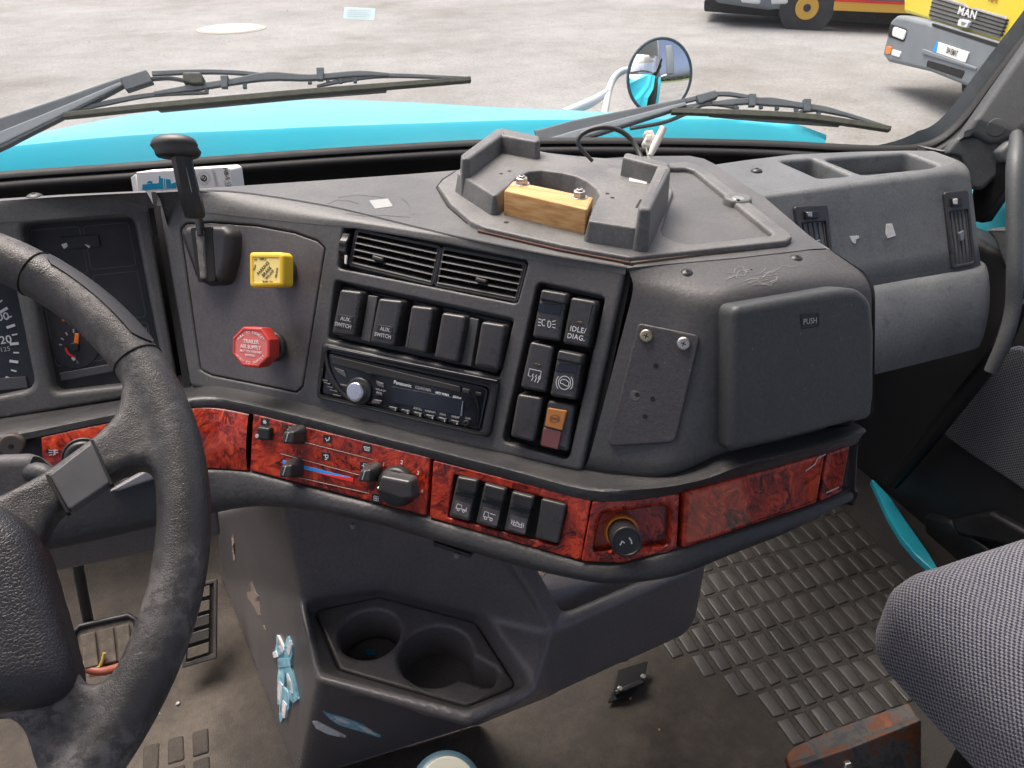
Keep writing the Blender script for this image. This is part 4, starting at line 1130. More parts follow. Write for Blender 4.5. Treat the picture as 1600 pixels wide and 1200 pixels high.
strokes('legend', Ah, [zb(circ(409, 712, 38, 42)), zb(circ(409, 712, 52, 58, 140, 225, 8)), zb(circ(409, 712, 52, 58, -40, 45, 8)), zb([(384, 700), (396, 690), (420, 694), (438, 712), (432, 734), (414, 730), (398, 718), (384, 716), (384, 700)])], 1.1, M_WHITE, b4)
la = plate('amber_lens', A, zb([(302, 868), (424, 888), (393, 1012), (284, 985)]), .0, .0065, .001, .001, M_AMBER, b6)
plate('maroon_lens', A, zb([(276, 992), (392, 1018), (366, 1132), (260, 1106)]), .0, .0055, .001, .001, M_MAROON, b6)
strokes('legend', A, [zb(circ(348, 938, 22, 24)), zb(circ(348, 938, 30, 30, 130, 230, 8)), zb(circ(348, 938, 30, 30, -50, 50, 8))], .8, M_INK, b6, z=.0066)
text('legend', A, 'ABS', *zb([(348, 938)])[0], 4, M_INK, b6, z=.0066)

# ---- car radio
rad = thing('car_radio', A.at(635, 670), 'single slot car stereo with silver volume knob and glossy black faceplate', 'car radio')
zr = lambda L: [(490 + x * .1875, 530 + y * .1875) for x, y in L]
holed('bezel', A, rpoly(A.locs(zr([(62, 24), (1545, 350), (1462, 830), (8, 490)]), .006), .0068), [rpoly(A.locs(zr([(100, 88), (1480, 392), (1400, 782), (42, 470)]), .006), .006)], M_BLK, rad, lip=.0015, depth=.012, olip=.0035, odepth=.012, z=.006)
Ar = A.shift(.003)
face = plate('faceplate', Ar, zr([(112, 108), (1462, 402), (1385, 770), (55, 462)]), -.008, .0, .006, .002, M_GLOSS, rad)
plate('disc_slot_cover', Ar, zr([(135, 130), (1228, 395), (1222, 450), (640, 330), (150, 210)]), -.002, .002, .002, .0012, simple('smoked_gloss', (.03, .027, .022), .16), face)
plate('upper_rail', A, zr([(120, 60), (1540, 345), (1520, 372), (110, 90)]), .003, .0085, .001, .001, M_GLOSS, rad)
plate('display', Ar, zr([(640, 390), (1240, 500), (1225, 640), (660, 530)]), -.001, .0012, .002, .0004, simple('display_glass', (.010, .013, .019), .16), face)
kc = Ar.loc(*zr([(385, 432)])[0])
disc('knob_ring', Ar, kc, .0145, -.001, .004, .002, M_BLK, face)
kn = disc('volume_knob', Ar, kc, .0098, .0, .011, .0015, simple('brushed_aluminium', (.72, .72, .74), .28, 1), face)
# radial brushing on the knob
nn = bpy.data.materials['brushed_aluminium'].node_tree; bs = nn.nodes['Principled BSDF']
bs.inputs['Anisotropic'].default_value = .8
tg = nn.nodes.new('ShaderNodeTangent'); tg.direction_type = 'RADIAL'; tg.axis = 'Z'; nn.links.new(tg.outputs[0], bs.inputs['Tangent'])
ARC = zr([(95, 110), (110, 220), (150, 330), (210, 420), (280, 490), (350, 530)])
bar('chrome_sweep', Ar, ARC, [5, 7, 6, 5], -.001, .0025, .001, M_BLK, face, sm=4)
for L in ([(60, 330), (118, 345), (110, 362), (58, 350)], [(78, 352), (140, 372), (135, 392), (85, 372)], [(100, 385), (160, 402), (160, 420), (110, 404)], [(125, 415), (200, 432), (205, 452), (140, 436)], [(150, 455), (230, 470), (225, 486), (165, 474)]):
    plate('side_button', Ar, zr(L), -.001, .002, .0006, .0008, M_SW, face)
for L in ([(515, 345), (580, 370), (588, 410), (530, 390)], [(515, 435), (572, 450), (570, 475), (520, 462)], [(495, 500), (572, 512), (545, 545), (475, 535)], [(215, 370), (285, 385), (280, 402), (220, 388)], [(160, 230), (250, 262), (275, 325), (200, 280)]):
    plate('function_button', Ar, zr(L), -.001, .002, .001, .0008, M_INSET, face)
for k in range(6):
    x = 622 + k * 103; y = 556 + k * 22.5
    bt = plate('preset_button', Ar, zr([(x, y), (x + 76, y + 17), (x + 70, y + 50), (x + 34, y + 42), (x + 8, y + 20)]), -.001, .0028, .001, .001, M_SW, face)
    text('button_number', Ar, str(k + 1), *zr([(x + 58, y + 34)])[0], 3.6, M_WHITE, bt, z=.0030)
for s_, x, y, h_, mt, bo, xs in (('Panasonic', 742, 374, 5.6, M_WHITE, .006, 1.0), ('CQ-RX100N', 912, 414, 4.4, M_GREYP, 0, .8), ('MP3 WMA', 1072, 456, 3.6, M_WHITE, .02, 1), ('50Wx4', 1196, 486, 3.6, M_WHITE, .01, .9), ('SCROLL', 868, 580, 3.2, M_GREYP, 0, .9), ('RANDOM', 972, 604, 3.2, M_GREYP, 0, .9), ('SCAN', 1076, 628, 3.2, M_GREYP, 0, .9), ('REPEAT', 1182, 650, 3.2, M_GREYP, 0, .9), ('AUX', 1286, 660, 3.2, M_GREYP, 0, 1), ('VOL PUSH', 560, 424, 2.8, M_GREYP, 0, 1)):
    text('faceplate_lettering', Ar, s_, *zr([(x, y)])[0], h_, mt, face, z=.0022 if y > 350 and y < 480 else .001, bold=bo, xs=xs)
disc('aux_socket', Ar, Ar.loc(*zr([(1278, 698)])[0]), .0032, -.001, .003, .001, M_BLK, face, dish=.002, dishw=.0008)
plate('eject_button', Ar, zr([(1235, 405), (1300, 420), (1295, 458), (1238, 446)]), -.001, .003, .001, .001, M_SW, face)
plate('release_catch', Ar, zr([(1345, 435), (1400, 446), (1396, 480), (1345, 468)]), -.001, .002, .001, .001, M_BLK, face)
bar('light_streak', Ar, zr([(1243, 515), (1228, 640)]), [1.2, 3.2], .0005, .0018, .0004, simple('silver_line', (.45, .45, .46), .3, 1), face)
bar('end_arc', Ar, zr([(1300, 420), (1350, 500), (1372, 590), (1362, 700)]), 2, -.001, .002, .0006, M_BLK, face, sm=4)

# ---- burl trim panels
import itertools
def strip_from(i0, i1, name, mat, label=None, top=.0012, bot=.0012, s0=0, s1=0):
    rows = []
    for i in range(i0, i1 + 1):
        Q3_ = q3[i][2].at(q3[i][0], q3[i][1]); R_0 = r0[i][2].at(r0[i][0], r0[i][1]); n_ = azn(azs[i]); d_ = (R_0 - Q3_).normalized()
        a_, b_ = Q3_ + d_ * top, R_0 - d_ * bot
        rows.append([a_ - n_ * .004, a_ + n_ * .0002, a_ + n_ * .002 + d_ * .0015] + [a_ * (1 - t_) + b_ * t_ + n_ * (.002 + .003 * math.sin(math.pi * t_)) for t_ in (.2, .4, .6, .8)] + [b_ + n_ * .002 - d_ * .0015, b_ + n_ * .0002, b_ - n_ * .004])
    sm = profs(rows, 5)
    if s0 or s1: sm = sm[s0:len(sm) - s1]
    o = grid(name, sm, mat, dash, sharp=50)
    if label: o['label'] = label
    return o
strip_from(2, 6, 'trim_panel', M_BURL, 'curved red burl panel behind the steering wheel')
# black end of the trim gap
cl = plate('climate_panel', A1, [(395, 646.5), (672.5, 715.5), (665, 806), (390, 735)], -.005, .002, .001, .0015, M_BURL, dash)
A1b = A1.shift(.002)
zc = lambda L: [(370 + x * .20625, 620 + y * .20625) for x, y in L]
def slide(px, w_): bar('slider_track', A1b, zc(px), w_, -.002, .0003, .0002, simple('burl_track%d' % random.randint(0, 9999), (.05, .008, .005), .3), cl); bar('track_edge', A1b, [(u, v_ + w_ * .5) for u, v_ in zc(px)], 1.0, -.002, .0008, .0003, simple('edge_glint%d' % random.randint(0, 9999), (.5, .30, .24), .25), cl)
slide([(440, 320), (1030, 470)], 2.6); slide([(330, 425), (1010, 610)], 2.6); slide([(400, 590), (1000, 725)], 3.0)
bm_ = plate('cold_scale', A1b, zc([(345, 480), (870, 612), (720, 596), (352, 515)]), -.001, .0005, .0, .0001, M_BLUE, cl)
plate('hot_scale', A1b, zc([(590, 571), (880, 618), (880, 648), (730, 612)]), -.001, .0007, .0, .0001, M_REDP, cl)
def slider(tl, w_, h_):
    # wedge knob with a raised ridge and white line
    u, v_ = zc([tl])[0]
    q_ = [(u, v_), (u + w_, v_ + 3.5), (u + w_ - 1, v_ + h_ + 3), (u - 2, v_ + h_)]
    kb = plate('slider_knob', A1b, [(u + 2, v_ - 5), (u + w_ * .62, v_ - 6), (u + w_ * .62 - 2, v_ + h_ * .55), (u - 3, v_ + h_ * .52)], -.001, .017, .0016, .002, M_SW, cl, taper=.004)
    A1k = A1b.shift(.017)
    c = A1k
    bar('white_line', A1k, [(u + w_ * .30, v_ - 3.5), (u + w_ * .16, v_ + h_ * .40)], 1.6, -.001, .0006, .0002, M_GREYP, kb)
slider((345, 290), 30, 26); slider((325, 545), 30, 26); slider((925, 580), 30, 26)
ac = plate('air_conditioning_button', A1b, zc([(150, 225), (245, 240), (245, 335), (147, 325)]), -.001, .006, .002, .002, M_BLK, cl, taper=.001)
disc('button_dot', A1b, A1b.loc(*zc([(182, 290)])[0]), .0022, .005, .0068, .0004, M_GREYP, ac)
def legend(cx, cy, lines, sz=20, wd=1.0):
    u, v_ = zc([(cx, cy)])[0]
    s_ = sz * .20625
    t = plate('legend_tab', A1b, [(u - s_ * 1.15, v_ - s_ * 1.2), (u + s_ * 1.2, v_ - s_ * .95), (u + s_ * 1.15, v_ + s_ * 1.2), (u - s_ * 1.2, v_ + s_ * .95)], -.001, .0003, .0004, .0001, M_BLK, cl)
    strokes('symbol', A1b, [[(u + x * s_ / 10, v_ + (y + x * .2) * s_ / 10) for x, y in ln] for ln in lines], wd, M_WHITE, t, z=.0004, th=.0002)
legend(212, 190, [[(-6, 0), (6, 0)], [(-3, -6), (3, 6)], [(3, -6), (-3, 6)], [(4 * math.cos(k * math.pi / 4), 4 * math.sin(k * math.pi / 4)) for k in range(9)]], 26)
legend(400, 240, [[(-2, -6), (-1, -3)], [(2, -6), (4, 4), (-4, 5)], [(-7, 4), (-3, 2)], [(7, -6), (7, 2)]], 24, 1.3)
legend(688, 318, [[(-6, 0), (-3, 2)], [(5, -6), (4, 2), (-1, 4), (-3, 7)]], 28, 1.5)
legend(987, 390, [[(-8, -3), (8, -3), (5, 6), (-5, 6), (-8, -3)], [(-3, -1), (-3, 4)], [(0, -1), (0, 4)], [(3, -1), (3, 4)]], 30, 1.1)
legend(675, 452, [[(-6, -3), (2, -3)], [(-1, 3), (-1, -5), (6, -5), (6, 3), (-1, 3)], [(2, 4), (2, 8), (-3, 8)]], 28, 1.2)
legend(967, 524, [[(-7, 0), (0, 0)], [(-2, 5), (-2, -6), (6, -6), (6, 5), (-2, 5)], [(0, 2), (3, 0)]], 28, 1.2)
legend(1056, 770, [circ(-3, -3, 3, 3, n=8), circ(3, -3, 3, 3, n=8), circ(-3, 3, 3, 3, n=8), circ(3, 3, 3, 3, n=8)], 30, 1.1)
fk = disc('fan_knob', A1b, A1b.loc(*zc([(1225, 672)])[0]), .0198, -.001, .010, .004, M_BLK, cl, taper=.001)
A1f = A1b.shift(.010)
gp_ = plate('grip_bar', A1f, zc([(1085, 596), (1310, 640), (1330, 770), (1250, 785), (1060, 720)]), -.001, .010, .003, .003, M_SW, fk, taper=.003)
bar('pointer_line', A1f.shift(.003), zc([(1062, 690), (1160, 722)]), 2.4, -.001, .004, .0004, M_WHITE, fk)
for s_, x, y in (('0', 1047, 628), ('1', 1113, 512), ('2', 1250, 497), ('3', 1374, 578), ('4', 1403, 716)):
    text('fan_digit', A1b, s_, *zc([(x, y)])[0], 6.0, M_WHITE if s_ in '23' else M_GREYP, cl, z=.0008, bold=.02)

# axle switch panel
sp = [(677, 719.5), (923, 783), (907, 876), (671, 808.5)]
za = lambda L: [(640 + x * .2875, 680 + y * .2875) for x, y in L]
hol = za([(240, 212), (858, 375), (808, 604), (205, 448)])
swp = holed('switch_trim_panel', A1, rpoly(A1.locs(sp, .002), .0018), [rpoly(A1.locs(hol, .002), .003)], M_BURL, dash, lip=.0018, depth=.008, olip=.0009, odepth=.006, z=.002)
plate('switch_well', A1, za([(245, 218), (850, 378), (802, 598), (212, 444)]), -.012, -.003, .003, .001, M_DARK, dash)
A1s = A1.shift(.006)
def ax(q_, lab):
    sw = plate('rocker_switch', A1, za(q_), -.006, .006, .0015, .0018, M_SW, dash, taper=.0008)
    if lab: sw['label'] = lab
    return sw
x1 = ax([(260, 222), (366, 240), (322, 470), (212, 443)], 'ribbed rocker switch with trailer coupling symbol')
x2 = ax([(406, 260), (520, 290), (470, 510), (358, 480)], 'ribbed rocker switch with lorry axle symbol')
x3 = ax([(556, 305), (672, 335), (624, 548), (512, 520)], 'ribbed rocker switch with differential lock symbol')
x4 = ax([(716, 345), (850, 378), (806, 592), (680, 560)], 'blank black switch cover')
for sw, q_ in ((x1, [(262, 226), (368, 246), (356, 318), (250, 296)]), (x2, [(408, 264), (520, 294), (506, 362), (396, 338)]), (x3, [(558, 308), (672, 338), (660, 404), (548, 380)])):
    plate('ribbed_step', A1s, za(q_), -.002, .0045, .0015, .0018, M_SW, sw)
    A1t = A1s.shift(.0045)
    for k in range(6):
        t_ = .2 + k * .11
        strokes('rib', A1t, [[quad(za(q_), .08, t_), quad(za(q_), .92, t_)]], .7, M_BLK, sw, z=.0, th=.0006)
    a_ = za(q_)
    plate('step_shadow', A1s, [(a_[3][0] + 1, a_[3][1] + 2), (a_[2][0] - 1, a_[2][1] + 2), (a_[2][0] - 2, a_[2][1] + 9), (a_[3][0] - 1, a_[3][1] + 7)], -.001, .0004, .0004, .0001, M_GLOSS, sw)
for sw, q_ in ((x1, [(246, 352), (330, 378), (318, 450), (232, 424)]), (x2, [(398, 388), (490, 414), (474, 494), (382, 464)]), (x3, [(548, 430), (640, 458), (626, 536), (534, 508)])):
    plate('legend_tab', A1s, za(q_), -.001, .0003, .0005, .0001, M_INSET, sw)
strokes('legend', A1s, [za([(252, 396), (262, 372), (284, 380), (284, 400), (252, 396)]), za([(284, 400), (308, 408)]), za([(310, 392), (308, 418)]), za(circ(266, 404, 6)), za(circ(294, 412, 6)), za([(284, 398), (290, 412)])], 1.1, M_WHITE, x1)
strokes('legend', A1s, [za([(402, 440), (410, 414), (430, 420), (428, 446), (402, 440)]), za([(428, 444), (452, 452)]), za([(438, 424), (468, 434)]), za(circ(414, 450, 7)), za(circ(444, 458, 7))], 1.1, M_WHITE, x2)
strokes('legend', A1s, [za([(560, 486), (612, 502)]), za([(558, 458), (554, 482)]), za([(570, 462), (564, 486)]), za([(612, 474), (608, 500)]), za([(622, 478), (618, 502)]), za([(560, 470), (574, 476), (586, 468), (598, 484), (614, 488)]), za([(574, 490), (586, 474), (598, 492)])], 1.2, M_WHITE, x3)

# lighter panel
lp_ = [(926, 784), (998, 781), (1062, 771), (1057, 857.5), (970, 880), (909, 877)]
zl = lambda L: [(900 + x * .41667, 400 + y * .41667) for x, y in L]
holed('lighter_trim_panel', D1, rpoly(D1.locs(lp_, .002), [.0018, .05, .0018, .0018, .04, .0018]), [rpoly(D1.locs(zl([(98, 972), (352, 938), (348, 1088), (66, 1112)]), .002), .006)], M_BURL, dash, lip=.005, depth=.012, olip=.0009, odepth=.006, z=.002)
cgl = thing('cigarette_lighter', D1.at(975, 860), 'round black knob in a lit amber ring set in the burl panel', 'cigarette lighter')
lc = D1.loc(972, 832, -.005)
mamb = simple('amber_ring', (.8, .28, .02), .25)
disc('ring', D1, lc, .0155, -.012, -.004, .002, mamb, cgl)
pc_ = D1.w(lc.x, lc.y, -.008)
kd = (D1.n).normalized()
tube('body', [pc_, pc_ + kd * .006, pc_ + kd * .009, pc_ + kd * .012, pc_ + kd * .015, pc_ + kd * .026], [.0138, .0138, .0132, .0140, .0134, .0140], M_BLK, cgl, seg=36)
DL = Pl(pc_ + kd * .026, n=kd, h=D1.h)
disc('cap', DL, Vector((0, 0)), .0142, -.001, .0025, .0012, M_BLK, cgl, dish=.0012, dishw=.001)
DLs = Pl(DL.w(0, 0, .0016), n=kd, h=D1.h)
ctr = None
vv = []
for ln in ([(-.006, -.003), (-.004, .001), (-.002, -.001)], [(.002, .004), (.004, .001), (.0045, -.002)]):
    pts = [Vector(p) for p in ln]; out = ribbon(pts, .0012); vv.append((out, len(pts)))
V_, F_ = [], []
for out, n_ in vv:
    b = len(V_); V_ += [DLs.w(q_.x, q_.y, 0) for q_ in out]; N2 = len(out)
    for i in range(n_ - 1): F_.append((b + N2 - 1 - i, b + N2 - 2 - i, b + i + 1, b + i))
obj('symbol', V_, F_, M_WHITE, cgl)

# drawer trim and ashtray
dr = plate('drawer_trim_panel', C1, zl([(412, 886), (938, 742), (905, 928), (398, 1100)]), -.005, .004, .002, .003, M_BURL, dash)
ash = plate('ashtray_lid', C1, zl([(946, 740), (1032, 708), (1000, 886), (914, 926)]), -.005, .004, .002, .003, M_BURL, dash)
C1a = C1.shift(.004)
strokes('finger_groove', C1a, [zl([(1022, 752), (1000, 858), (984, 878)])], 2.2, M_DARK, ash)
strokes('worn_edge', C1a, [zl([(936, 888), (985, 866)])], 2.2, M_GREYP, ash)
strokes('worn_edge', C1a, [zl([(860, 806), (895, 780), (905, 758), (936, 742)])], 2.0, M_GREYP, dr)

# driver trim furniture
lt = disc('light_switch', B1, B1.loc(131, 716, .006), .018, .002, .012, .004, M_BLK, dash)
tube('switch_ring', [B1.w(B1.loc(131, 716, .006).x + .0195 * math.cos(2 * math.pi * k / 36), B1.loc(131, 716, .006).y + .0195 * math.sin(2 * math.pi * k / 36), .005) for k in range(36)], .0014, M_FLANGE, lt, closed=True)
strokes('legend', B1, [[(76, 703), (82, 704)], [(76, 707), (82, 707)], [(77, 711), (82, 710)], circ(83, 707, 2.5, 4, -90, 90, 6), [(91, 703), (86, 704)], [(91, 707), (86, 707)], circ(87, 706, 2.5, 4, 90, 270, 6)], 1.3, M_WHITE, dash, z=.008)
pb = disc('round_plug', B1, B1.loc(17, 697, .01), .0115, -.005, .010, .002, simple('brown_plug', (.07, .055, .048), .5), dash)
disc('screw', B1, B1.loc(17, 697, .01), .0025, .008, .0105, .0005, M_DARK, pb)

# ---- end box
ft = [(987, 466, A), (1045, 474, A), (1100, 481, A), (1150, 478, C), (1250, 460, C), (1353, 458, C)]
tr_ = [(981, 417), (1060, 411), (1130, 404.5), (1172, 400.5), (1242, 392), (1291, 389)]
fb = [(915, 738, A), (985, 752, A), (1060, 747, A), (1140, 714, C), (1250, 688, C), (1352, 660, C)]
stt = []
for a_, b_, c_ in zip(ft, tr_, fb):
    p0 = a_[2].at(a_[0], a_[1]); pt = T.at(*b_) - UP * .001; pb_ = c_[2].at(c_[0], c_[1])
    ku = (p0 - pb_).normalized()
    pt = T.at(*b_) - UP * .0006
    ctl = p0 + ku * .010
    stt.append([pt - UP * .02, pt - UP * .0015, pt] + [pt * (1 - t_) + ctl * t_ for t_ in (.25, .5)] + qbez(pt * .3 + ctl * .7, ctl, p0 - ku * .006, 5) + [p0 * .66 + pb_ * .34, p0 * .33 + pb_ * .67] + qbez(p0 * .12 + pb_ * .88, pb_, pb_ + Vector((0, .012, -.004)), 3))
last = stt[-1]
for a_ in (30, 60, 90, 91):
    rr = .011; e = Vector((rr * math.sin(RAD(min(a_, 90))), rr * (1 - math.cos(RAD(min(a_, 90)))), 0))
    if a_ == 91: e += Vector((.0, .14, 0))
    pr = []
    for i, p in enumerate(last):
        if i <= 4: pr.append(p + e * (i / 5))
        else: pr.append(p + e)
    if a_ == 91: pr = [Vector((p.x, p.y, p.z)) for p in pr]
    stt.append(pr)
grid('end_box', profs(stt, 4), M_BOX, dash, sharp=60)
grid('seam_groove', [[A.at(975, 412, -.005), A.at(903, 742, -.005)], [A.at(990, 414, -.005), A.at(921, 744, -.005)]], M_DARK, dash)
door = plate('glovebox_lid', C, [(1146, 480), (1200, 470), (1318, 450), (1345, 452), (1364, 468), (1370, 520), (1369, 632), (1350, 656), (1250, 683), (1147, 709), (1142, 700)], -.01, .020, [.006, .05, .08, .02, .02, .05, .03, .02, .05, .004, .004], .008, plastic('lid_plastic', (.044, .048, .049), .45, 330, .5, (.062, .066, .066), 8, .3), dash, seg=5)
C2 = C.shift(.020)
lat = plate('push_latch', C2, [(1250, 491), (1280, 488), (1281, 511), (1253, 515)], -.002, .0006, .0012, .0003, M_BLK, door, dish=.0005, dishw=.0006)
text('lettering', C2, 'PUSH', 1266, 502, 9, M_GREYP, lat, z=.0012, xs=.85, rot=-4)
bp = plate('blanking_plate', A, zl([(232, 250), (455, 296), (462, 320), (375, 690), (355, 702), (128, 716), (120, 690)]), -.004, .0035, .005, .0018, plastic('blank_plastic', (.050, .047, .050), .45, 420, .7, (.066, .062, .064), 20, .15), dash)
Ab = A.shift(.0035)
for (u, v_), mt in zip(zl([(263, 300), (403, 329)]), (simple('brass_screw', (.42, .36, .25), .35, 1), M_STEEL)):
    s_ = disc('screw', Ab, Ab.loc(u, v_), .0062, -.001, .003, .0022, mt, bp, seg=20)
    for an in (20, 110):
        du, dv = 4.2 * math.cos(RAD(an)), 4.2 * math.sin(RAD(an))
        strokes('slot', Ab, [[(u - du, v_ - dv), (u + du, v_ + dv)]], 1.6, M_DARK, s_, z=.0031, th=.0002)
for u, v_ in zl([(299, 411), (230, 520), (288, 536), (259, 601)]):
    disc('drill_hole', Ab, Ab.loc(u, v_), .0022, -.001, .0004, .0002, M_DARK, bp, seg=14)
disc('scuff', Ab, Ab.loc(*zl([(222, 524)])[0]), .0048, -.001, .00025, .0002, M_INSET, bp, seg=14)

# box top screws (rubber capped)
def cap(pl, u, v_, r, par):
    lp = []; c = pl.loc(u, v_)
    for k in range(6):
        a_ = k / 5 * math.pi / 2
        lp.append([pl.w(c.x + r * math.cos(a_) * math.cos(2 * math.pi * j / 24) + 1e-4 * math.cos(2 * math.pi * j / 24), c.y + r * math.cos(a_) * math.sin(2 * math.pi * j / 24) + 1e-4 * math.sin(2 * math.pi * j / 24), r * .55 * math.sin(a_)) for j in range(24)])
    vv_, ff_ = rings(lp, True, True); o = obj('screw_cap', vv_, ff_, M_BLK, par, 60)
    disc('screw_hole', pl, c, r * .25, r * .5, r * .6, r * .02, M_DARK, o, seg=12)
Tb = Pl(T.at(1160, 430) - UP * .006, n=(0, -.35, .94), h=(1, 0, 0))
from mathutils.bvhtree import BVHTree
def surf(o, u, v_):
    base = WPOS[o.name]; me = o.data
    if o.name not in BV: BV[o.name] = BVHTree.FromPolygons([v.co + base for v in me.vertices], [list(p.vertices) for p in me.polygons])
    q = ray(u, v_).normalized(); h = BV[o.name].ray_cast(CAM, q)
    n_ = h[1]
    if n_.dot(q) > 0: n_ = -n_
    return h[0], n_
BV = {}
EB = bpy.data.objects['end_box']
for u, v_ in ((1073, 428), (1244, 405)):
    p, n_ = surf(EB, u, v_); q_ = Pl(p - n_ * .0015, n=n_, h=(1, 0, 0))
    cap(q_, u, v_, .0062, dash)
def decal(name, o, lines, w_, mat, par, off=.0004):
    V_, F_ = [], []
    for ln in lines:
        pts = [surf(o, *q) for q in ln]; b = len(V_)
        for i, (p, n_) in enumerate(pts):
            a_, c_ = pts[max(0, i - 1)][0], pts[min(len(pts) - 1, i + 1)][0]
            s_ = n_.cross((c_ - a_).normalized()).normalized() * w_ * random.uniform(.5, 1.2) / 2
            V_ += [p + n_ * off + s_, p + n_ * off - s_]
        F_ += [(b + 2 * i, b + 2 * i + 1, b + 2 * i + 3, b + 2 * i + 2) for i in range(len(pts) - 1)]
    return obj(name, V_, F_, mat, par)
M_GLUE = simple('dried_glue', (.17, .17, .165), .7)
rg = random.Random(11); L_ = []
for k in range(15):
    u0, v0 = rg.uniform(1128, 1205), rg.uniform(424, 452); n_k = rg.randint(3, 6); ln = []
    for j in range(n_k): ln.append((u0 + j * rg.uniform(5, 11), v0 - j * rg.uniform(-1.5, 2.5) - 6 * (j / n_k)))
    L_.append([(min(u, 1285), max(412, min(v_, 455))) for u, v_ in ln])
decal('glue_smear', EB, L_, .0011, M_GLUE, dash)
decal('worn_edge', EB, [[(1360, 470), (1366, 500), (1367, 560), (1366, 610)]], .0012, simple('worn_tan', (.28, .25, .20), .6), dash) if False else None
cap(TC.shift(-.002), 54, 309, .0085, dash)

# ------------------------------------------------------------------ plastic cradle on the dash top
TI = T.shift(.006)
zA = lambda L: [(690 + x * .175, 190 + y * .175) for x, y in L]
zB = lambda L: [(900 + x * .225, 190 + y * .225) for x, y in L]
ins_ = thing('dash_top_tray', T.at(950, 320), 'grey moulded insert tray on the dash top with a raised cradle and a triangular recess', 'tray')
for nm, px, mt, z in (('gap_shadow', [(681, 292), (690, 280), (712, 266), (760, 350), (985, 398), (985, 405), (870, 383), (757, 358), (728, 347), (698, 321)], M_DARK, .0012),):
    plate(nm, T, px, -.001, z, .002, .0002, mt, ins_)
plate('foam_strip', T, [(752, 352), (985, 400), (984.5, 410.5), (870, 389), (746, 360)], -.001, .0022, .001, .0004, simple('brown_foam', (.075, .032, .024), .8), ins_)
plate('foam_strip', T, [(985.5, 401), (1232, 374), (1230, 381), (1100, 396), (985.5, 410.5)], -.001, .0022, .001, .0004, simple('tan_foam', (.15, .115, .08), .8), ins_)
TB = T.shift(.006)
outl = [(684, 289), (692, 280), (720, 262), (800, 232), (900, 243), (1044, 255), (1068, 252), (1084, 254), (1104, 264), (1236, 364), (1238, 370), (1228, 376), (985, 402), (880, 383), (757, 355), (735, 345), (705, 319)]
hole = zB([(560, 330), (640, 318), (770, 318), (820, 335), (1362, 772), (1352, 788), (800, 850), (690, 832), (606, 790), (590, 740), (676, 480), (640, 400), (590, 380)])
base_ = holed('tray_base', T, rpoly(T.locs(outl, .006), [.004, .006, .01, .01, .01, .01, .008, .008, .01, .006, .006, .0045, .0045, .02, .012, .01, .01]), [rpoly(T.locs(hole, .006), [.003, .003, .01, .012, .004, .004, .02, .012, .012, .004, .012, .008, .006])], M_CRADLE, ins_, lip=.003, depth=.022, olip=.002, odepth=.006, z=.006)
pl_ = disc('screw_boss', T, T.loc(1153, 310, .006), .0150, -.016, .0080, .003, M_CRADLE, base_, seg=28, taper=.002)
disc('boss_washer', T, T.loc(1153, 312, .006), .0066, .007, .0082, .0004, M_STEEL, pl_, seg=24)
disc('boss_hole', T, T.loc(1153.5, 312.5, .008), .0022, .007, .0086, .0002, M_DARK, pl_, seg=12)
FZc = .026
deck = [(714, 270), (733, 262), (778, 222), (842, 235), (926, 253), (966, 262), (1038, 277), (1041, 285), (1012, 342), (997, 357), (919, 345), (926, 323), (937, 305), (932, 295), (917, 283), (900, 275), (879, 270), (847, 266), (826, 268), (809, 276), (795, 290), (776, 305), (770, 305)]
deckp = T.locs(deck, FZc)
rad_ = [.004, .004, .004, .003, .003, .003, .004, .004, .004, .006, .003, .002] + [.002] * 9 + [.002, .003]
cr = plate2('cradle', T, rpoly(deckp, rad_), .0055, FZc, .0022, M_CRADLE, ins_, taper=.003)
WZ = .046
def wall(px, z=WZ, tp=.002, bv=.003, r=.003): return plate2('cradle_wall', T, rpoly(T.locs(px, z), r), .006, z, bv, M_CRADLE, ins_, taper=tp)
wall([(720, 241), (776, 200), (787, 203), (787, 209), (734, 247), (722, 248)])
wall([(777, 200), (788, 200), (843, 212), (844, 219), (838, 221), (783, 211)])
wall([(976, 239), (982, 238), (1047, 255), (1045, 260), (1031, 259.5), (973, 245)], .046)
wall([(1028, 257), (1047, 259), (1048, 264), (1017, 327), (999, 326), (998, 321)], .046)
plate2('cradle_wall', T, rpoly(T.locs([(920, 346), (1000, 358), (1016, 330), (1010, 362), (1000, 372), (915, 358)], FZc + .001), .004), .006, FZc + .0015, .003, M_CRADLE, ins_, taper=.003) if False else None
# holes, slots and a paper tab on the deck
TD = T.shift(FZc)
for px in (zA([(272, 440), (350, 378), (362, 382), (285, 442)]), [(1000, 311), (1003, 312), (996, 325), (992.5, 324)]):
    plate('slot', TD, px, -.002, .0003, .0003, .0001, M_DARK, cr)
for u, v_ in ((783, 271.5), (796, 267.5), (949, 302.5), (957, 309)):
    disc('drill_hole', TD, TD.loc(u, v_), .0022, -.002, .0003, .0001, M_DARK, cr, seg=12)
disc('drill_hole', TB, TB.loc(791, 347.5), .0026, -.002, .0003, .0001, M_DARK, base_, seg=14)
pt_ = plate('paper_tab', TD, zB([(370, 375), (500, 402), (490, 432), (370, 410)]), .0, .0006, .0006, .0002, M_TAPE)
tag(pt_, 'small torn white paper tab stuck to the cradle beside its back wall', 'paper')
wb = thing('wooden_block', TB.at(855, 330), 'pale pine block bolted across the mouth of the plastic cradle', 'wooden block')
plate('block', TB, [(802, 282.5), (927, 308.5), (917.5, 327.5), (788, 297.5)], .0, .025, .0012, .0014, M_WOOD, wb)
TW = TB.shift(.025)
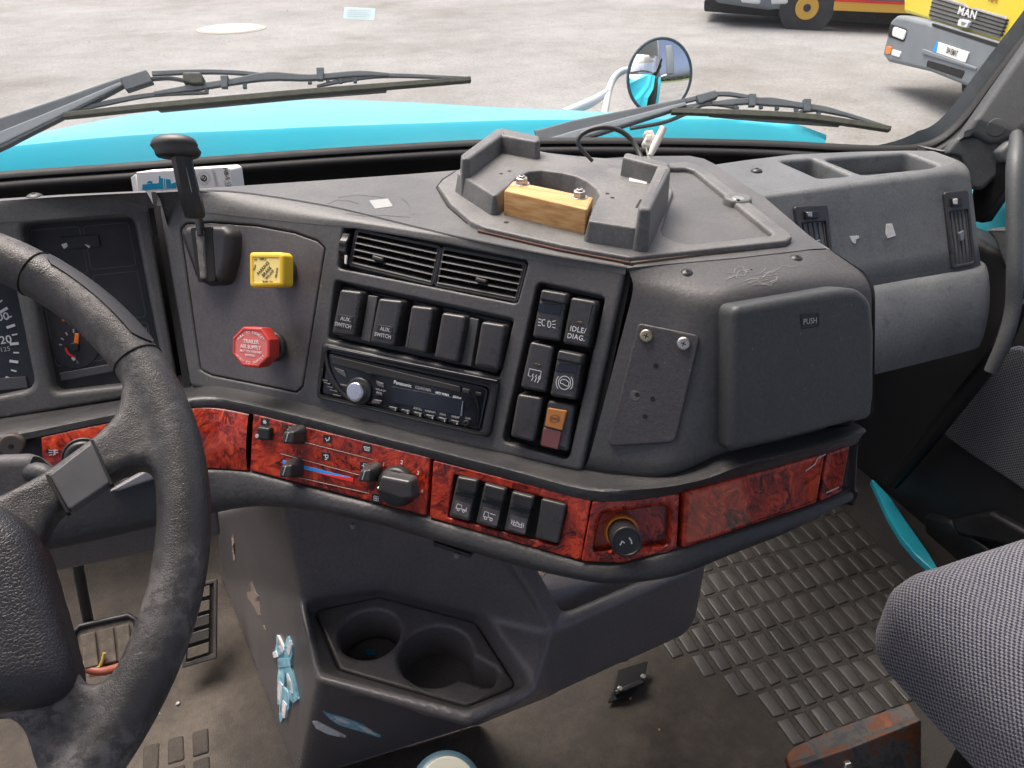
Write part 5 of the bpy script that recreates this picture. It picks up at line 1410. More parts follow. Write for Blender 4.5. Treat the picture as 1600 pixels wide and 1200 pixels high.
for u, v_ in ((815, 287), (905, 308)):
    c = TW.loc(u, v_)
    hx = [Vector((c.x + .0066 * math.cos(RAD(60 * k + 12)), c.y + .0066 * math.sin(RAD(60 * k + 12)))) for k in range(6)]
    nt_ = plate2('bolt', TW, hx, .0, .0065, .001, M_STEEL, wb)
    disc('washer', TW, c, .0082, -.001, .0009, .0004, M_STEEL, nt_, seg=24)
    disc('thread', TW, c, .0034, .006, .0085, .0006, M_STEEL, nt_, seg=16, dish=.0012, dishw=.0006)

# loose cable and connectors behind the cradle
cbl = tube('loose_cable', [D(926, 252, .93), D(915, 240, .93), D(903, 224, .93), D(908, 211, .93), D(925, 202, .93), D(948, 199, .93), D(970, 205, .93), D(988, 220, .93), D(999, 240, .925), D(1003, 252, .92)], [.0021, .0022, .0026, .003, .003, .003, .003, .003, .003, .003], M_CABLE, None, sm=6, seg=10)
tag(cbl, 'black cable looping up behind the plastic cradle', 'cable')
cn = thing('wire_connector', D(1012, 245, .93), 'pale nylon plug and white sleeve on thin wires standing up behind the cradle', 'connector')
cp_ = Pl(D(1015, 218, .93), n=-c_w, h=c_r)
plate('plug', cp_, [(1008, 204), (1020, 202), (1024, 212), (1022, 219), (1020, 228), (1006, 228), (1004, 222), (1009, 214), (1006, 208)], -.008, .002, .002, .002, M_CONN, cn)
plate('plug_latch', cp_, [(1010, 211), (1019, 210), (1017, 219), (1009, 220)], -.002, .004, .001, .001, M_CONN, cn)
tube('sleeve', [D(1016, 243, .925), D(1022, 230, .925), D(1032, 210, .925), D(1037, 199, .925)], [.0032, .0046, .0046, .004], M_CONN, cn, seg=10)
tube('wire', [D(1009, 227, .93), D(1011, 238, .93), D(1014, 250, .93)], .0009, M_CONN, cn, seg=6)
tube('wire', [D(1017, 242, .925), D(1014, 252, .925)], .0009, M_CONN, cn, seg=6)

# tape residue on the dash top
TS = T.shift(.0006)
tr1 = plate('paper_residue', T, [(577, 313), (606, 310), (614, 322), (586, 326)], .0, .0004, .001, .0001, simple('grey_residue', (.27, .28, .28), .6))
tag(tr1, 'worn pale square of paper residue on the dash top above the vents', 'paper')
for L in ([(512, 318), (528, 312), (545, 313), (560, 318)], [(540, 332), (570, 337), (600, 336), (640, 339)], [(628, 309), (640, 320), (646, 334)], [(528, 308), (560, 304), (600, 308)]):
    strokes('glue_line', T, [L], 1.6, M_TOP, tr1, z=.0003, th=.0002)

# ------------------------------------------------------------------ white parts carton behind the dash
KP = Pl(D(287, 284, 1.0), n=(-.30, -.93, .25), h=(1, -.32, 0))
zK = lambda L: [(190 + x * .11875, 180 + y * .11875) for x, y in L]
kt = thing('parts_carton', KP.at(290, 305), 'white parts carton with a blue connector picture, lying behind the dash top', 'carton')
plate('carton', KP, zK([(190, 752), (1375, 680), (1432, 712), (1490, 1120), (230, 1200)]), -.05, .0, [.001, .003, .004, .001, .001], .0008, M_WCARD, kt)
plate('end_flap', KP, zK([(120, 822), (180, 775), (215, 1000), (218, 1080), (165, 1090)]), -.05, -.004, .001, .0008, M_WCARD, kt)
pic = plate('printed_picture', KP, zK([(272, 912), (490, 893), (492, 970), (272, 988)]), .0, .0004, .0004, .0001, M_CYANP, kt)
for L in ([(325, 895), (360, 862), (400, 870), (405, 900)], [(490, 800), (508, 800), (512, 825), (640, 845), (655, 965), (490, 972)], [(655, 900), (715, 880), (720, 960), (655, 965)]):
    plate('printed_shape', KP, zK(L), .0, .00045, .0003, .0001, M_CYANP, pic)
strokes('printed_line', KP, [zK([(550, 830), (560, 968)]), zK([(575, 835), (585, 966)])], 1.0, M_WCARD, pic, z=.0005, th=.0001)
lg = disc('printed_emblem', KP, KP.loc(*zK([(1080, 828)])[0]), .0042, .0, .0004, .0001, M_INK, kt, seg=24)
strokes('emblem_ring', KP, [zK(circ(1080, 828, 86)), zK(circ(1080, 828, 70))], .6, M_GREYP, lg, z=.0003, th=.0001)
strokes('emblem_mark', KP, [zK(circ(1062, 812, 16)), zK([(1085, 850), (1100, 835), (1105, 815)])], .9, M_WCARD, lg, z=.0006, th=.0001)
text('carton_lettering', KP, 'ORIGINAL', *zK([(1222, 825)])[0], 4.2, M_GREYP, kt, rot=-83, xs=.95)
text('carton_lettering', KP, 'HB-5 12', *zK([(1388, 820)])[0], 6.2, M_INK, kt, rot=-82, bold=.01)
text('carton_lettering', KP, '5000', *zK([(1358, 890)])[0], 3.2, M_GREYP, kt, rot=-82)

# ------------------------------------------------------------------ passenger side of the dashboard
TP = horiz(.87)
P1 = Pl(TP.at(1350, 284), 0, 27)
pf = [(1040, 336), (1120, 322), (1200, 311), (1300, 299), (1400, 287), (1488, 276), (1512, 281)]
pbm = [(1080, 510), (1160, 490), (1230, 474), (1300, 459), (1400, 440), (1488, 425), (1528, 417)]
rows = []; P2 = []
for (u, v_), (ub, vb) in zip(pf, pbm):
    p0 = P1.at(u, v_); s_ = (.87 - p0.z) / P1.k.z; p1 = p0 + P1.k * s_; p2 = p1 + Vector((0, abs(s_) * 1.3, 0)); pb_ = P1.at(ub, vb)
    nrm = P1.n
    # lower bulge
    kd_ = (pb_ - p0).normalized()
    e0 = pb_ + nrm * .004 + kd_ * .004
    rows.append(list(reversed(qbez(p0, p1, p2, 6))) + [p0 * (1 - t_) + pb_ * t_ for t_ in (.25, .5, .75, 1)] + [pb_ - nrm * .003 + kd_ * .002])
    P2.append(p2)
n0 = len(rows[0]); 
rw_ = profs(rows, 3)
last = rw_[-1]
for a_ in (30, 60, 90, 100):
    rr = .016; e = Vector((rr * math.sin(RAD(min(90, a_))), rr * (1 - math.cos(RAD(min(90, a_)))), 0))
    if a_ == 100: e = Vector((rr, .088, 0))
    rw_.append([p + e for i, p in enumerate(last)])
pp_ = grid('passenger_panel', rw_, M_PASS, dash, sharp=60)
lowpx = [(1080, 660), (1160, 638), (1230, 619), (1300, 601), (1400, 577), (1480, 557), (1524, 545)]
rows = []
for (u, v_), (ub, vb), (ul, vl) in zip(pf, pbm, lowpx):
    pb_ = P1.at(ub, vb); nrm = P1.n
    pl0 = P1.at(ul, vl, -.004)
    rows.append([pb_ - nrm * .004] + bez(pb_ + nrm * .001, pb_ + nrm * .018, pl0 + nrm * .030 + P1.k * .045, pl0, 9) + [pl0 + Vector((0, .012, .003)), pl0 + Vector((0, .12, .0))])
rw_ = profs(rows, 3); last = rw_[-1]
for a_ in (30, 60, 90, 100):
    rr = .022; e = Vector((rr * math.sin(RAD(min(90, a_))), rr * (1 - math.cos(RAD(min(90, a_)))), 0))
    if a_ == 100: e = Vector((rr, .12, 0))
    rw_.append([p + e for p in last])
grid('lower_panel', rw_, M_PASS, dash, sharp=60)
p2r = catmull(P2, 3)
top = [Vector((p.x, p.y)) for p in p2r] + [Vector((P2[-1].x + .008, P2[-1].y + .0021)), Vector((P2[-1].x + .0139, P2[-1].y + .008)), Vector((P2[-1].x + .016, P2[-1].y + .016)), Vector((P2[-1].x + .016, P2[-1].y + .09))] + [Vector((TP.at(u, v_).x, TP.at(u, v_).y)) for u, v_ in [(1480, 236), (1420, 235), (1330, 237), (1240, 241), (1165, 250), (1110, 258)]]
h1 = TP.locs([(1218, 251), (1270, 247), (1330, 274), (1279, 278)]); h2 = TP.locs([(1286, 248), (1418, 238.5), (1468, 257), (1452, 262), (1347, 273)])
holed('passenger_top', TP, rpoly(top, .0), [rpoly(h1, .008), rpoly(h2, .012)], M_PASS, dash, lip=.006, depth=.030, olip=.001, odepth=.07)
cap(TP, 1182, 268, .0085, dash)
# rounded shoulder beside the console
def pvent(q_, tab):
    fr = q_
    cx = lambda s_, t_: quad(q_, s_, t_)
    inn = [cx(.12, .26), cx(.88, .26), cx(.88, .95), cx(.12, .95)]
    o = holed('air_vent', P1, rpoly(P1.locs(q_, .004), .006), [rpoly(P1.locs(inn, .004), .002)], M_SW, dash, lip=.0015, depth=.014, olip=.002, odepth=.005, z=.004)
    plate('vent_backing', P1, inn, -.012, -.008, .001, .0005, M_DARK, o)
    for k in range(5):
        s_ = .12 + .76 * (k + .5) / 5
        bar('slat', P1, [cx(s_, .27), cx(s_, .94)], 2.0, -.008, .002, .0006, M_DASH, o)
    plate('slider', P1, [cx(.3, .09), cx(.7, .09), cx(.7, .2), cx(.3, .2)], .002, .008, .001, .001, M_BLK, o)
    plate('slider_tip', P1, [cx(.36, .1), cx(.52, .1), cx(.5, .18), cx(.36, .17)], .004, .010, .001, .001, M_TAPE if tab else M_STEEL, o)
    plate('slat_tab', P1, [cx(.45, .55), cx(.65, .52), cx(.62, .64), cx(.48, .66)], .0, .006, .001, .001, M_GREYB, o)
    return o
pvent([(1240, 322), (1294, 319), (1304, 420), (1262, 428)], False)
pvent([(1475, 300), (1514, 296), (1526, 414), (1489, 421)], True)
# tape scraps on the passenger face
for px, lab in (([(1327, 369), (1342, 368), (1343, 372), (1338, 374), (1337, 381), (1332, 379)], 'smaller white tape scrap on the passenger side dashboard face'), ([(1385, 350), (1394, 349), (1400, 368), (1387, 373), (1384, 366)], 'larger white tape scrap on the passenger side dashboard face')):
    tag(plate('tape_scrap', P1, px, .0, .0008, .001, .0003, M_TAPE), lab, 'tape', 'tape scraps on the passenger dash')

# ------------------------------------------------------------------ right hand pillar, grab handle, door
FL = .20
PIL = Pl(D(1540, 235, 1.24), n=(-.62, -.72, .30), h=(.72, -.62, 0))
M_PIL = plastic('pillar_plastic', (.060, .064, .066), .5, 260, .4, (.09, .094, .094), 6, .2)
pil = thing('pillar_trim', PIL.at(1530, 300), 'grey moulded trim on the right windscreen pillar with a round cap', 'pillar')
plate('upper_trim', PIL, [(1496, 222), (1507, 208), (1560, 132), (1615, 55), (1720, -90), (1760, 60), (1625, 175), (1602, 198), (1582, 216), (1560, 226), (1543, 226), (1518, 210)], -.05, .012, [.0, .0, .0, .0, .0, .05, .05, .02, .02, .02, .01, .01], .008, M_PIL, pil, seg=4)
plate('lower_trim', PIL, [(1472, 243), (1497, 214), (1546, 212), (1572, 226), (1577, 258), (1536, 297), (1518, 296), (1500, 246)], -.05, .006, [.0, .0, .01, .02, .01, .01, .01, .01], .006, M_PIL, pil)
PC = PIL.shift(.012)
disc('round_cap', PC, PC.loc(1557, 199), .0135, -.002, .001, .001, M_PIL, pil, seg=36)
# tall grab handle standing in front of the pillar
gh = thing('grab_handle', D(1580, 480, 1.12), 'upright grey moulded grab handle beside the right door opening', 'grab handle')
tube('handle', [D(1588, 212, 1.17), D(1588, 232, 1.15), D(1586, 262, 1.13), D(1586, 330, 1.12), D(1586, 420, 1.12), D(1583, 480, 1.13), D(1570, 530, 1.14), D(1548, 580, 1.16)], [.009, .011, .0118, .0115, .011, .0105, .010, .009], M_PIL, gh, sm=6, ell=1.15)
plate('end_cover', PIL, [(1560, 236), (1582, 216), (1597, 238), (1592, 246), (1568, 256)], .0, .05, .008, .006, M_PASS, gh)
XD = 1.12
DP = Pl((XD, .5, .5), n=(-1, 0, 0), h=(0, -1, 0))
dr_ = thing('passenger_door', (XD + .03, .3, FL), 'dark inner side of the right cab door with a checked fabric insert', 'door')
box('door_panel', (XD, -.5, FL - .02), (XD + .06, 1.06, .74), .015, plastic('door_plastic', (.022, .022, .023), .5, 200, .3), dr_)
wt = plate('sill_trim', DP, [(1537, 358), (1640, 356), (1640, 470), (1573, 425), (1552, 372)], -.01, .012, .004, .004, M_PASS, dr_)
plate('window_frame', DP, [(1515, 345), (1522, 258), (1567, 250), (1620, 180), (1645, 190), (1572, 293), (1534, 349)], -.02, .0, .003, .003, M_RUB, dr_)
gq = [DP.at(u, v_, -.02) for u, v_ in [(1520, 362), (1560, 240), (1700, 30), (1740, 380)]]
obj('window_glass', gq, [(0, 1, 2, 3)], M_GLASS, dr_)
fi = plate('fabric_insert', DP, [(1470, 680), (1480, 650), (1577, 541), (1600, 545), (1700, 600), (1700, 850), (1600, 768)], -.002, .012, [.02, .01, .02, .02, .02, .02, .0], .006, M_FABD, dr_)
def set_uv(o, fn):
    me = o.data; ul = me.uv_layers.new(name='UVMap'); base = WPOS[o.name]
    for lp in me.loops:
        ul.data[lp.index].uv = fn(me.vertices[lp.vertex_index].co + base)
set_uv(fi, lambda p: (p.y, p.z))
plate('arm_rest', DP, [(1482, 812), (1545, 800), (1620, 842), (1620, 880), (1560, 850), (1495, 838)], -.01, .018, .01, .008, M_BLK, dr_)
plate('map_pocket', DP, [(1440, 800), (1480, 812), (1560, 870), (1560, 960), (1450, 890)], -.01, .012, .02, .008, M_BLK, dr_)
tube('door_seal', [DP.at(1592, 470, .05), DP.at(1562, 545, .05), DP.at(1500, 625, .045), DP.at(1440, 700, .04), DP.at(1395, 755, .03)], [.012, .013, .014, .014, .012], M_RUB, dr_, sm=5)
sl = plate('door_sill', horiz(FL + .012), [(1361, 748), (1366, 750), (1390, 775), (1417, 815), (1452, 865), (1471, 897), (1540, 990), (1526, 990), (1464, 897), (1430, 866), (1410, 842), (1388, 806)], -.012, .0, .003, .002, M_CYAN)
tag(sl, 'narrow cyan painted step edge at the foot of the right door', 'door sill')

# firewall and kick panels under the dash
fwr = [[Vector((p.x, p.y + .01, p.z - .02)) for p in bb], [Vector((p.x, max(1.30, p.y + .05), p.z - .10)) for p in bb], [Vector((p.x, 1.31, FL + .12)) for p in bb], [Vector((p.x, 1.20, FL - .02)) if p.x > .25 else Vector((p.x, 1.38, FL - .02)) for p in bb]]
fwr = [[r_[0] + Vector((-.7, .0, 0))] + r_ + ([Vector((1.2, r_[-1].y, r_[-1].z))] if k_ > 0 else [r_[-1]]) for k_, r_ in enumerate(fwr)]
fwl = grid('bulkhead', fwr, plastic('bulkhead_board', (.03, .028, .027), .7, 0)); tag(fwl, 'dark bulkhead board under the dashboard behind the pedals', 'bulkhead')
kp = plate('knee_panel', Pl(B1.at(150, 830, -.01), 0, -12), [(-90, 885), (340, 800), (345, 838), (250, 862), (93, 893), (-90, 930)], -.02, .0, .004, .004, M_COVER, dash)
plate('pale_strip', B1, [(168, 769), (236, 731), (247, 734), (248, 747), (185, 768)], -.01, .016, .002, .002, simple('pale_grey', (.24, .24, .25), .4), dash)  # small pale grey wedge plate below the right spoke
tube('bracket_bolt', [A1.at(550, 820, -.01), A1.at(551, 823, .002)], .0022, M_RUST, dash, seg=10)
tube('bracket_bolt', [A1.at(712, 866, -.01), A1.at(713, 869, .002)], .0026, M_RUST, dash, seg=10)
plate('fixing_tab', A1, [(676, 846), (735, 866), (733, 872), (676, 853)], -.03, -.002, .001, .001, M_BLK, dash)

# ------------------------------------------------------------------ engine cover with cup holders
def Z(u, v_, z): return horiz(z).at(u, v_)
def project(p):
    q_ = p - CAM; d = q_.dot(c_w); return 800 + F * q_.dot(c_r) / d, 600 - F * q_.dot(c_u) / d
def below(P, v_):
    lo, hi = -.6, .6
    for _ in range(50):
        m_ = (lo + hi) / 2
        if project(P - UP * m_)[1] < v_: lo = m_
        else: hi = m_
    return P - UP * m_
ec = thing('engine_cover', (.1, .75, FL), 'dark grey moulded engine cover hump with a hexagonal cup holder tray', 'engine cover')
EZ, IZ = .478, .443
R_ = [Z(u, v_, EZ) for u, v_ in [(471, 936), (599, 920), (753, 960), (838, 1076), (731, 1124), (496, 1058)]]
I_ = [Z(u, v_, IZ) for u, v_ in [(489, 953), (592, 931), (744, 971), (808, 1071), (729, 1104), (529, 1046)]]
K0, K1, K2 = below(R_[0], 780) + Vector((0, .012, 0)), below(R_[1], 770) + Vector((.006, .008, 0)), below(R_[2], 850) + Vector((.012, .006, 0))
F0, F5, F4 = Z(345, 903, FL), Z(466, 1222, FL), Z(752, 1133, FL)
KL = Pl(R_[0], n=(K0 - R_[0]).cross(F0 - R_[0])).at(336, 800)
S3, S4 = Z(866, 986, .50), Z(1132, 878, .50)
L3, L4 = below(S3, 1088), below(S4, 985)
S2 = Z(792, 872, .61)
def shoulder(p, r, n=6):
    c = Vector((p.x - r, p.y + r, p.z))
    return [c + Vector((r * math.sin(k / n * math.pi / 2), -r * math.cos(k / n * math.pi / 2), 0)) for k in range(n + 1)]
SA = shoulder(S4, .055); SA.append(SA[-1] + Vector((0, .20, 0)))
LA = shoulder(L4, .055); LA.append(LA[-1] + Vector((0, .20, 0)))
LA = [p + UP * (.05 * (k / 7) ** 2) for k, p in enumerate(LA)]
S3i = S3 + Vector((.022, .026, 0)); S2i = S2 + Vector((.030, .022, -.004))
SI = shoulder(S4 + Vector((-.020, .020, 0)), .038); SI.append(SI[-1] + Vector((0, .20, 0)))
verts = [K0, K1, K2, KL] + R_ + I_ + [F0, F5, F4, S2, S3, L3] + SA + LA + [S2i, S3i] + SI
# K0 0 K1 1 K2 2 KL 3 R 4..9 I 10..15 F0 16 F5 17 F4 18 S2 19 S3 20 L3 21 SA 22..29 LA 30..37 S2i 38 S3i 39 SI 40..47
dn = [S2i - UP * .095, S3i - UP * .04] + [p - UP * .04 for p in SI]
verts += dn                                                 # 48 S2f 49 S3f 50..57 SIf
verts += [p - UP * .03 for p in I_]                         # 58..63
fc_ = [(3, 0, 4, 16), (4, 9, 17, 16), (0, 1, 5, 4), (1, 2, 6, 5), (2, 19, 20), (2, 20, 7, 6), (20, 22, 30, 21), (20, 21, 7), (7, 21, 18, 8), (9, 8, 18, 17)]
fc_ += [(22 + i, 23 + i, 31 + i, 30 + i) for i in range(7)]
fc_ += [(4 + i, 4 + (i + 1) % 6, 10 + (i + 1) % 6, 10 + i) for i in range(6)]
fc_ += [(10 + i, 10 + (i + 1) % 6, 58 + (i + 1) % 6, 58 + i) for i in range(6)]
fc_ += [(19, 38, 39, 20), (20, 39, 40, 22)] + [(22 + i, 40 + i, 41 + i, 23 + i) for i in range(7)]
fc_ += [(38, 48, 49, 39), (39, 49, 50, 40)] + [(40 + i, 50 + i, 51 + i, 41 + i) for i in range(7)]
fc_ += [(48, 57, 56, 49), (49, 56, 55, 50), (50, 55, 54, 51), (51, 54, 53, 52)]
# skirt to the floor behind the overhanging lower edge
cov = solid('cover', verts, fc_, .012, M_COVER, ec, seg=4, sharp=60, minang=14)
bm = bmesh.new(); bm.from_mesh(cov.data); bm.faces.ensure_lookup_table()
base = WPOS[cov.name]; sc_ = 0
for f_ in bm.faces: sc_ += f_.calc_area() * (1 if f_.normal.dot(CAM - (f_.calc_center_median() + base)) > 0 else -1)
if sc_ < 0: bmesh.ops.reverse_faces(bm, faces=bm.faces)
bm.to_mesh(cov.data); bm.free()
so_ = cov.modifiers.new('t', 'SOLIDIFY'); so_.thickness = .009; so_.offset = -1
soften(cov, .0029, 40)
HI = horiz(IZ)
ring_in = inset(rpoly(HI.locs([(489, 953), (592, 931), (744, 971), (808, 1071), (729, 1104), (529, 1046)]), .009), .0015)
def cupl(u, v_, r, n=40):
    c = HI.loc(u, v_); return [Vector((c.x + r * math.cos(2 * math.pi * k / n), c.y + r * math.sin(2 * math.pi * k / n))) for k in range(n)]
cl_ = cupl(577, 989, .0385)
c = HI.loc(681, 1023); rC = .0450
hd = (HI.loc(775, 1062) - HI.loc(730, 1045)).normalized(); a0 = math.atan2(hd.y, hd.x)
cup2 = [Vector((c.x + rC * math.cos(a0 + RAD(a_)), c.y + rC * math.sin(a0 + RAD(a_)))) for a_ in range(24, 337, 8)]
hn = Vector((-hd.y, hd.x)); tip = c + hd * .082
cup2 += [tip - hd * .01 - hn * .0165, tip - hn * .012, tip + hn * .008, tip - hd * .008 + hn * .0125]
c2 = rpoly(cup2, [0] * (len(cup2) - 4) + [.003] * 4)
holed('cup_tray', HI, ring_in, [cl_, c2], M_CUP, ec, lip=.006, depth=.058, olip=.003, odepth=.02)
disc('cup_step', HI, HI.loc(577, 989), .0375, -.06, -.052, .004, M_CUP, ec)
bs_ = plate('blue_scrap', HI.shift(-.0505), [(571, 1015), (587, 1014), (586, 1023), (572, 1024)], 0, .001, .0008, .0003, M_CYANP)
tag(bs_, 'tiny blue scrap at the bottom of the left cup holder', 'scrap')
def stick(name, o, px, th, mat, par=None, r=1.2):
    q_ = rpoly([Vector((u, -v_)) for u, v_ in px], r, 2)
    dense = []
    for i in range(len(q_)):
        a_, b_ = q_[i], q_[(i + 1) % len(q_)]; k = max(1, int((b_ - a_).length / 5))
        dense += [a_ + (b_ - a_) * (j / k) for j in range(k)]
    pts = [surf(o, q.x, -q.y) for q in dense]
    n_ = len(dense)
    ctr = sum(dense, Vector((0, 0))) / n_
    top = [p + nn * th for p, nn in pts]; low = [p - nn * .0006 for p, nn in pts]
    tri = [t for t in caps(dense)]
    fs = [tuple(i + n_ for i in t) for t in tri] + [(i, (i + 1) % n_, n_ + (i + 1) % n_, n_ + i) for i in range(n_)]
    return obj(name, low + top, fs, mat, par, 30)
# torn cyan tape and scuffs
nL = (R_[5] - R_[0]).cross(F5 - R_[0]).normalized()
if nL.dot(CAM - R_[0]) < 0: nL = -nL
PL = Pl(R_[5], n=nL, h=(0, -1, 0))
tt = thing('torn_tape', PL.at(448, 1050), 'shredded bundle of cyan tape stuck down the left flank of the engine cover', 'tape')
M_CT = plastic('cyan_tape', (.12, .46, .60), .5, 0, dust=(.60, .80, .85), dscale=70)
for L, z in (([(433, 988), (438, 1002), (446, 1012), (450, 1030), (444, 1034), (436, 1024), (431, 1016), (434, 1004)], .003), ([(452, 992), (458, 1008), (459, 1022), (456, 1032), (449, 1030), (446, 1010)], .004), ([(437, 1028), (457, 1028), (458, 1040), (438, 1042)], .006), ([(438, 1040), (448, 1042), (446, 1070), (450, 1100), (444, 1122), (440, 1130), (436, 1100), (435, 1065)], .004), ([(448, 1042), (457, 1040), (464, 1070), (468, 1092), (461, 1098), (455, 1090), (452, 1068)], .005), ([(444, 1070), (456, 1085), (454, 1108), (446, 1114), (440, 1090)], .0055)):
    stick('tape_shred', cov, L, z * .55, M_CT, tt)
for L, z in (([(436, 990), (441, 1000), (447, 1014), (444, 1020), (438, 1008)], .0048), ([(455, 998), (458, 1012), (455, 1024), (451, 1016)], .0052), ([(439, 1062), (445, 1070), (443, 1098), (438, 1090)], .0056), ([(452, 1048), (458, 1062), (462, 1084), (456, 1078)], .0062), ([(446, 1092), (452, 1100), (449, 1122), (444, 1116)], .0064), ([(429, 1018), (434, 1016), (437, 1026), (431, 1027)], .0052)):
    stick('tape_shred', cov, L, z * .62, M_WTAPE, tt, .8)
decal('tape_crease', cov, [[(441, 1045), (442, 1062), (443, 1080), (441, 1115)], [(450, 1045), (454, 1060), (457, 1075), (461, 1092)], [(437, 996), (441, 1006), (444, 1020)]], .0016, M_WTAPE, tt, .0042)
nF = (R_[4] - R_[5]).cross(F5 - R_[5]).normalized()
if nF.dot(CAM - R_[5]) < 0: nF = -nF
PF = Pl(R_[5], n=nF, h=c_r)
for L, mt, lab in (([(502, 1108), (512, 1113), (540, 1121), (570, 1132), (574, 1138), (596, 1148), (592, 1151), (565, 1142), (530, 1132), (515, 1122)], M_CT, 'long thin torn strip of pale blue tape on the front of the engine cover'), ([(488, 1126), (496, 1126), (520, 1138), (541, 1149), (538, 1152), (512, 1146), (494, 1137)], M_WTAPE, 'short torn strip of white tape on the front of the engine cover')):
    ts_ = tag(stick('tape_strip', cov, L, .0012, mt), lab, 'tape', 'torn tape strips on the engine cover')
    if mt is M_CT:
        for q_ in ([(520, 1116), (534, 1121), (548, 1128), (540, 1129), (526, 1123)], [(556, 1130), (572, 1135), (590, 1147), (574, 1143)]): stick('torn_backing', cov, q_, .0019, M_WTAPE, ts_, .8)
M_SCF = simple('tan_scuff', (.26, .20, .16), .8)
for L in ([(391, 909), (394, 908), (400, 926), (405, 931), (408, 960), (404, 962), (397, 948), (388, 935), (386, 925), (393, 925)], [(411, 976), (413, 977), (416, 985), (413, 984)], [(362, 838), (366, 833), (368, 875), (365, 878)]):
    q_ = Pl(R_[0] + nL * .0, n=nL, h=(0, -1, 0))
    nK = (K0 - R_[0]).cross(F0 - R_[0]).normalized()
    if nK.dot(CAM - R_[0]) < 0: nK = -nK
    stick('scuff', cov, L, .0005, M_SCF, ec, .8)
br = thing('floor_bracket', Z(980, 1075, FL), 'black steel bracket bolted to the floor under the engine cover', 'bracket')
BRP = Pl(Z(980, 1075, FL + .014), n=(-.05, -.25, .96), h=(1, 0, 0))
plate('plate', BRP, [(966, 1046), (1013, 1032), (1006, 1064), (985, 1088), (949, 1098), (960, 1074)], -.004, .0, .002, .001, M_DARK, br)
bar('cross_bar', BRP, [(962, 1082), (1005, 1063)], 7, .0, .010, .002, M_BLK, br)
for u, v_ in ((967, 1081), (1003, 1062)): disc('bolt', BRP, BRP.loc(u, v_), .004, .008, .014, .001, M_STEEL, br, seg=8)

# ------------------------------------------------------------------ floor
fl = box('cab_floor', (-1.2, -1.0, FL - .06), (1.20, 1.42, FL), 0, M_FLOOR); tag(fl, kind='structure')
HF = horiz(FL)
def blockmat(name, pts, label, mat):
    bm = bmesh.new()
    for (x, y) in pts:
        w2, l2, h = .0104, .0205, .0024
        poly = [Vector((x - w2, y - l2)), Vector((x + w2, y - l2)), Vector((x + w2, y + l2)), Vector((x - w2, y + l2))]
        poly = rpoly([q_ + Vector((random.uniform(-.0007, .0007), random.uniform(-.0009, .0009))) for q_ in poly], .0032, 3); h *= random.uniform(.7, 1.1)
        lps = [[HF.w(q_.x, q_.y, -.001) for q_ in inset(poly, -.0010)], [HF.w(q_.x, q_.y, h - .0013) for q_ in poly], [HF.w(q_.x, q_.y, h - .0004) for q_ in inset(poly, .0008)], [HF.w(q_.x, q_.y, h) for q_ in inset(poly, .0022)]]
        vv_, ff_ = rings(lps); b = [bm.verts.new(p) for p in vv_]
        for f_ in ff_[1:] if False else ff_: bm.faces.new([b[i] for i in f_])
    o = bmobj(name, bm, mat); return o
k_ = (1.25 - FL) / 1.25
px0, py0 = .0345 * k_, .0565 * k_
b0 = HF.at(1235, 1143)
pts = []
for r_ in range(0, 12):
    for c_ in range(-5, 16):
        x = b0.x + c_ * px0 + .0008 * math.sin(r_ * 3 + c_); y = b0.y + r_ * py0
        u, v_ = project(Vector((x, y, FL)))
        # the studded field narrows towards the engine cover
        lim = {0: 0, 1: 0, 2: -1, 3: -2, 4: -3, 5: -4, 6: -4, 7: -5, 8: -5, 9: -5, 10: -5, 11: -5}[r_]
        if c_ < lim or x > 1.02: continue
        pts.append((x, y))
mt1 = blockmat('floor_mat', pts, '', M_BLOCK)
tag(mt1, 'studded black rubber floor mat of raised blocks in the passenger footwell', 'floor mat')
pts = []
b1_ = HF.at(275, 1172)
for r_ in range(-3, 1):
    for c_ in range(-4, 2):
        if r_ == 0 and (c_ < -1 or c_ > 1): continue
        pts.append((b1_.x + c_ * px0 * 1.15, b1_.y + r_ * py0))
pts = [(x, y) for x, y in pts if project(Vector((x, y, FL)))[0] < 345]
mt2 = blockmat('floor_mat', pts, '', M_FLOOR)
tag(mt2, 'dusty brown raised block pads on the floor below the steering wheel', 'floor mat')
wh_ = bmesh.new()
o = tube('floor_roll', [Z(330, 845, .47), Z(348, 890, .40), Z(375, 960, .30), Z(400, 1020, FL)], .012, M_FLOOR) if False else None
for (u, v_, r) in ((278, 1099, .0035), (249, 1115, .002), (985, 1091, .0024), (720, 1139, .002), (1030, 1140, .0022)):
    bm = bmesh.new(); bmesh.ops.create_icosphere(bm, subdivisions=1, radius=r)
    for v in bm.verts: v.co = v.co * random.uniform(.7, 1.2) + Z(u, v_, FL + r * .6)
    ob = bmobj('pebble', bm, M_TAPE if u in (278, 249) else M_WOOD)
    tag(ob, {278: 'pinkish pebble on the brown floor right of the steering wheel rim, larger of two', 249: 'tiny pale crumb on the brown floor touching the steering wheel rim', 985: 'tan splinter on the floor below the black bracket', 720: 'tan crumb on the floor in front of the engine cover', 1030: 'brown crumb on the bare floor right of the bracket'}[u], 'crumb', 'crumbs on the cab floor')

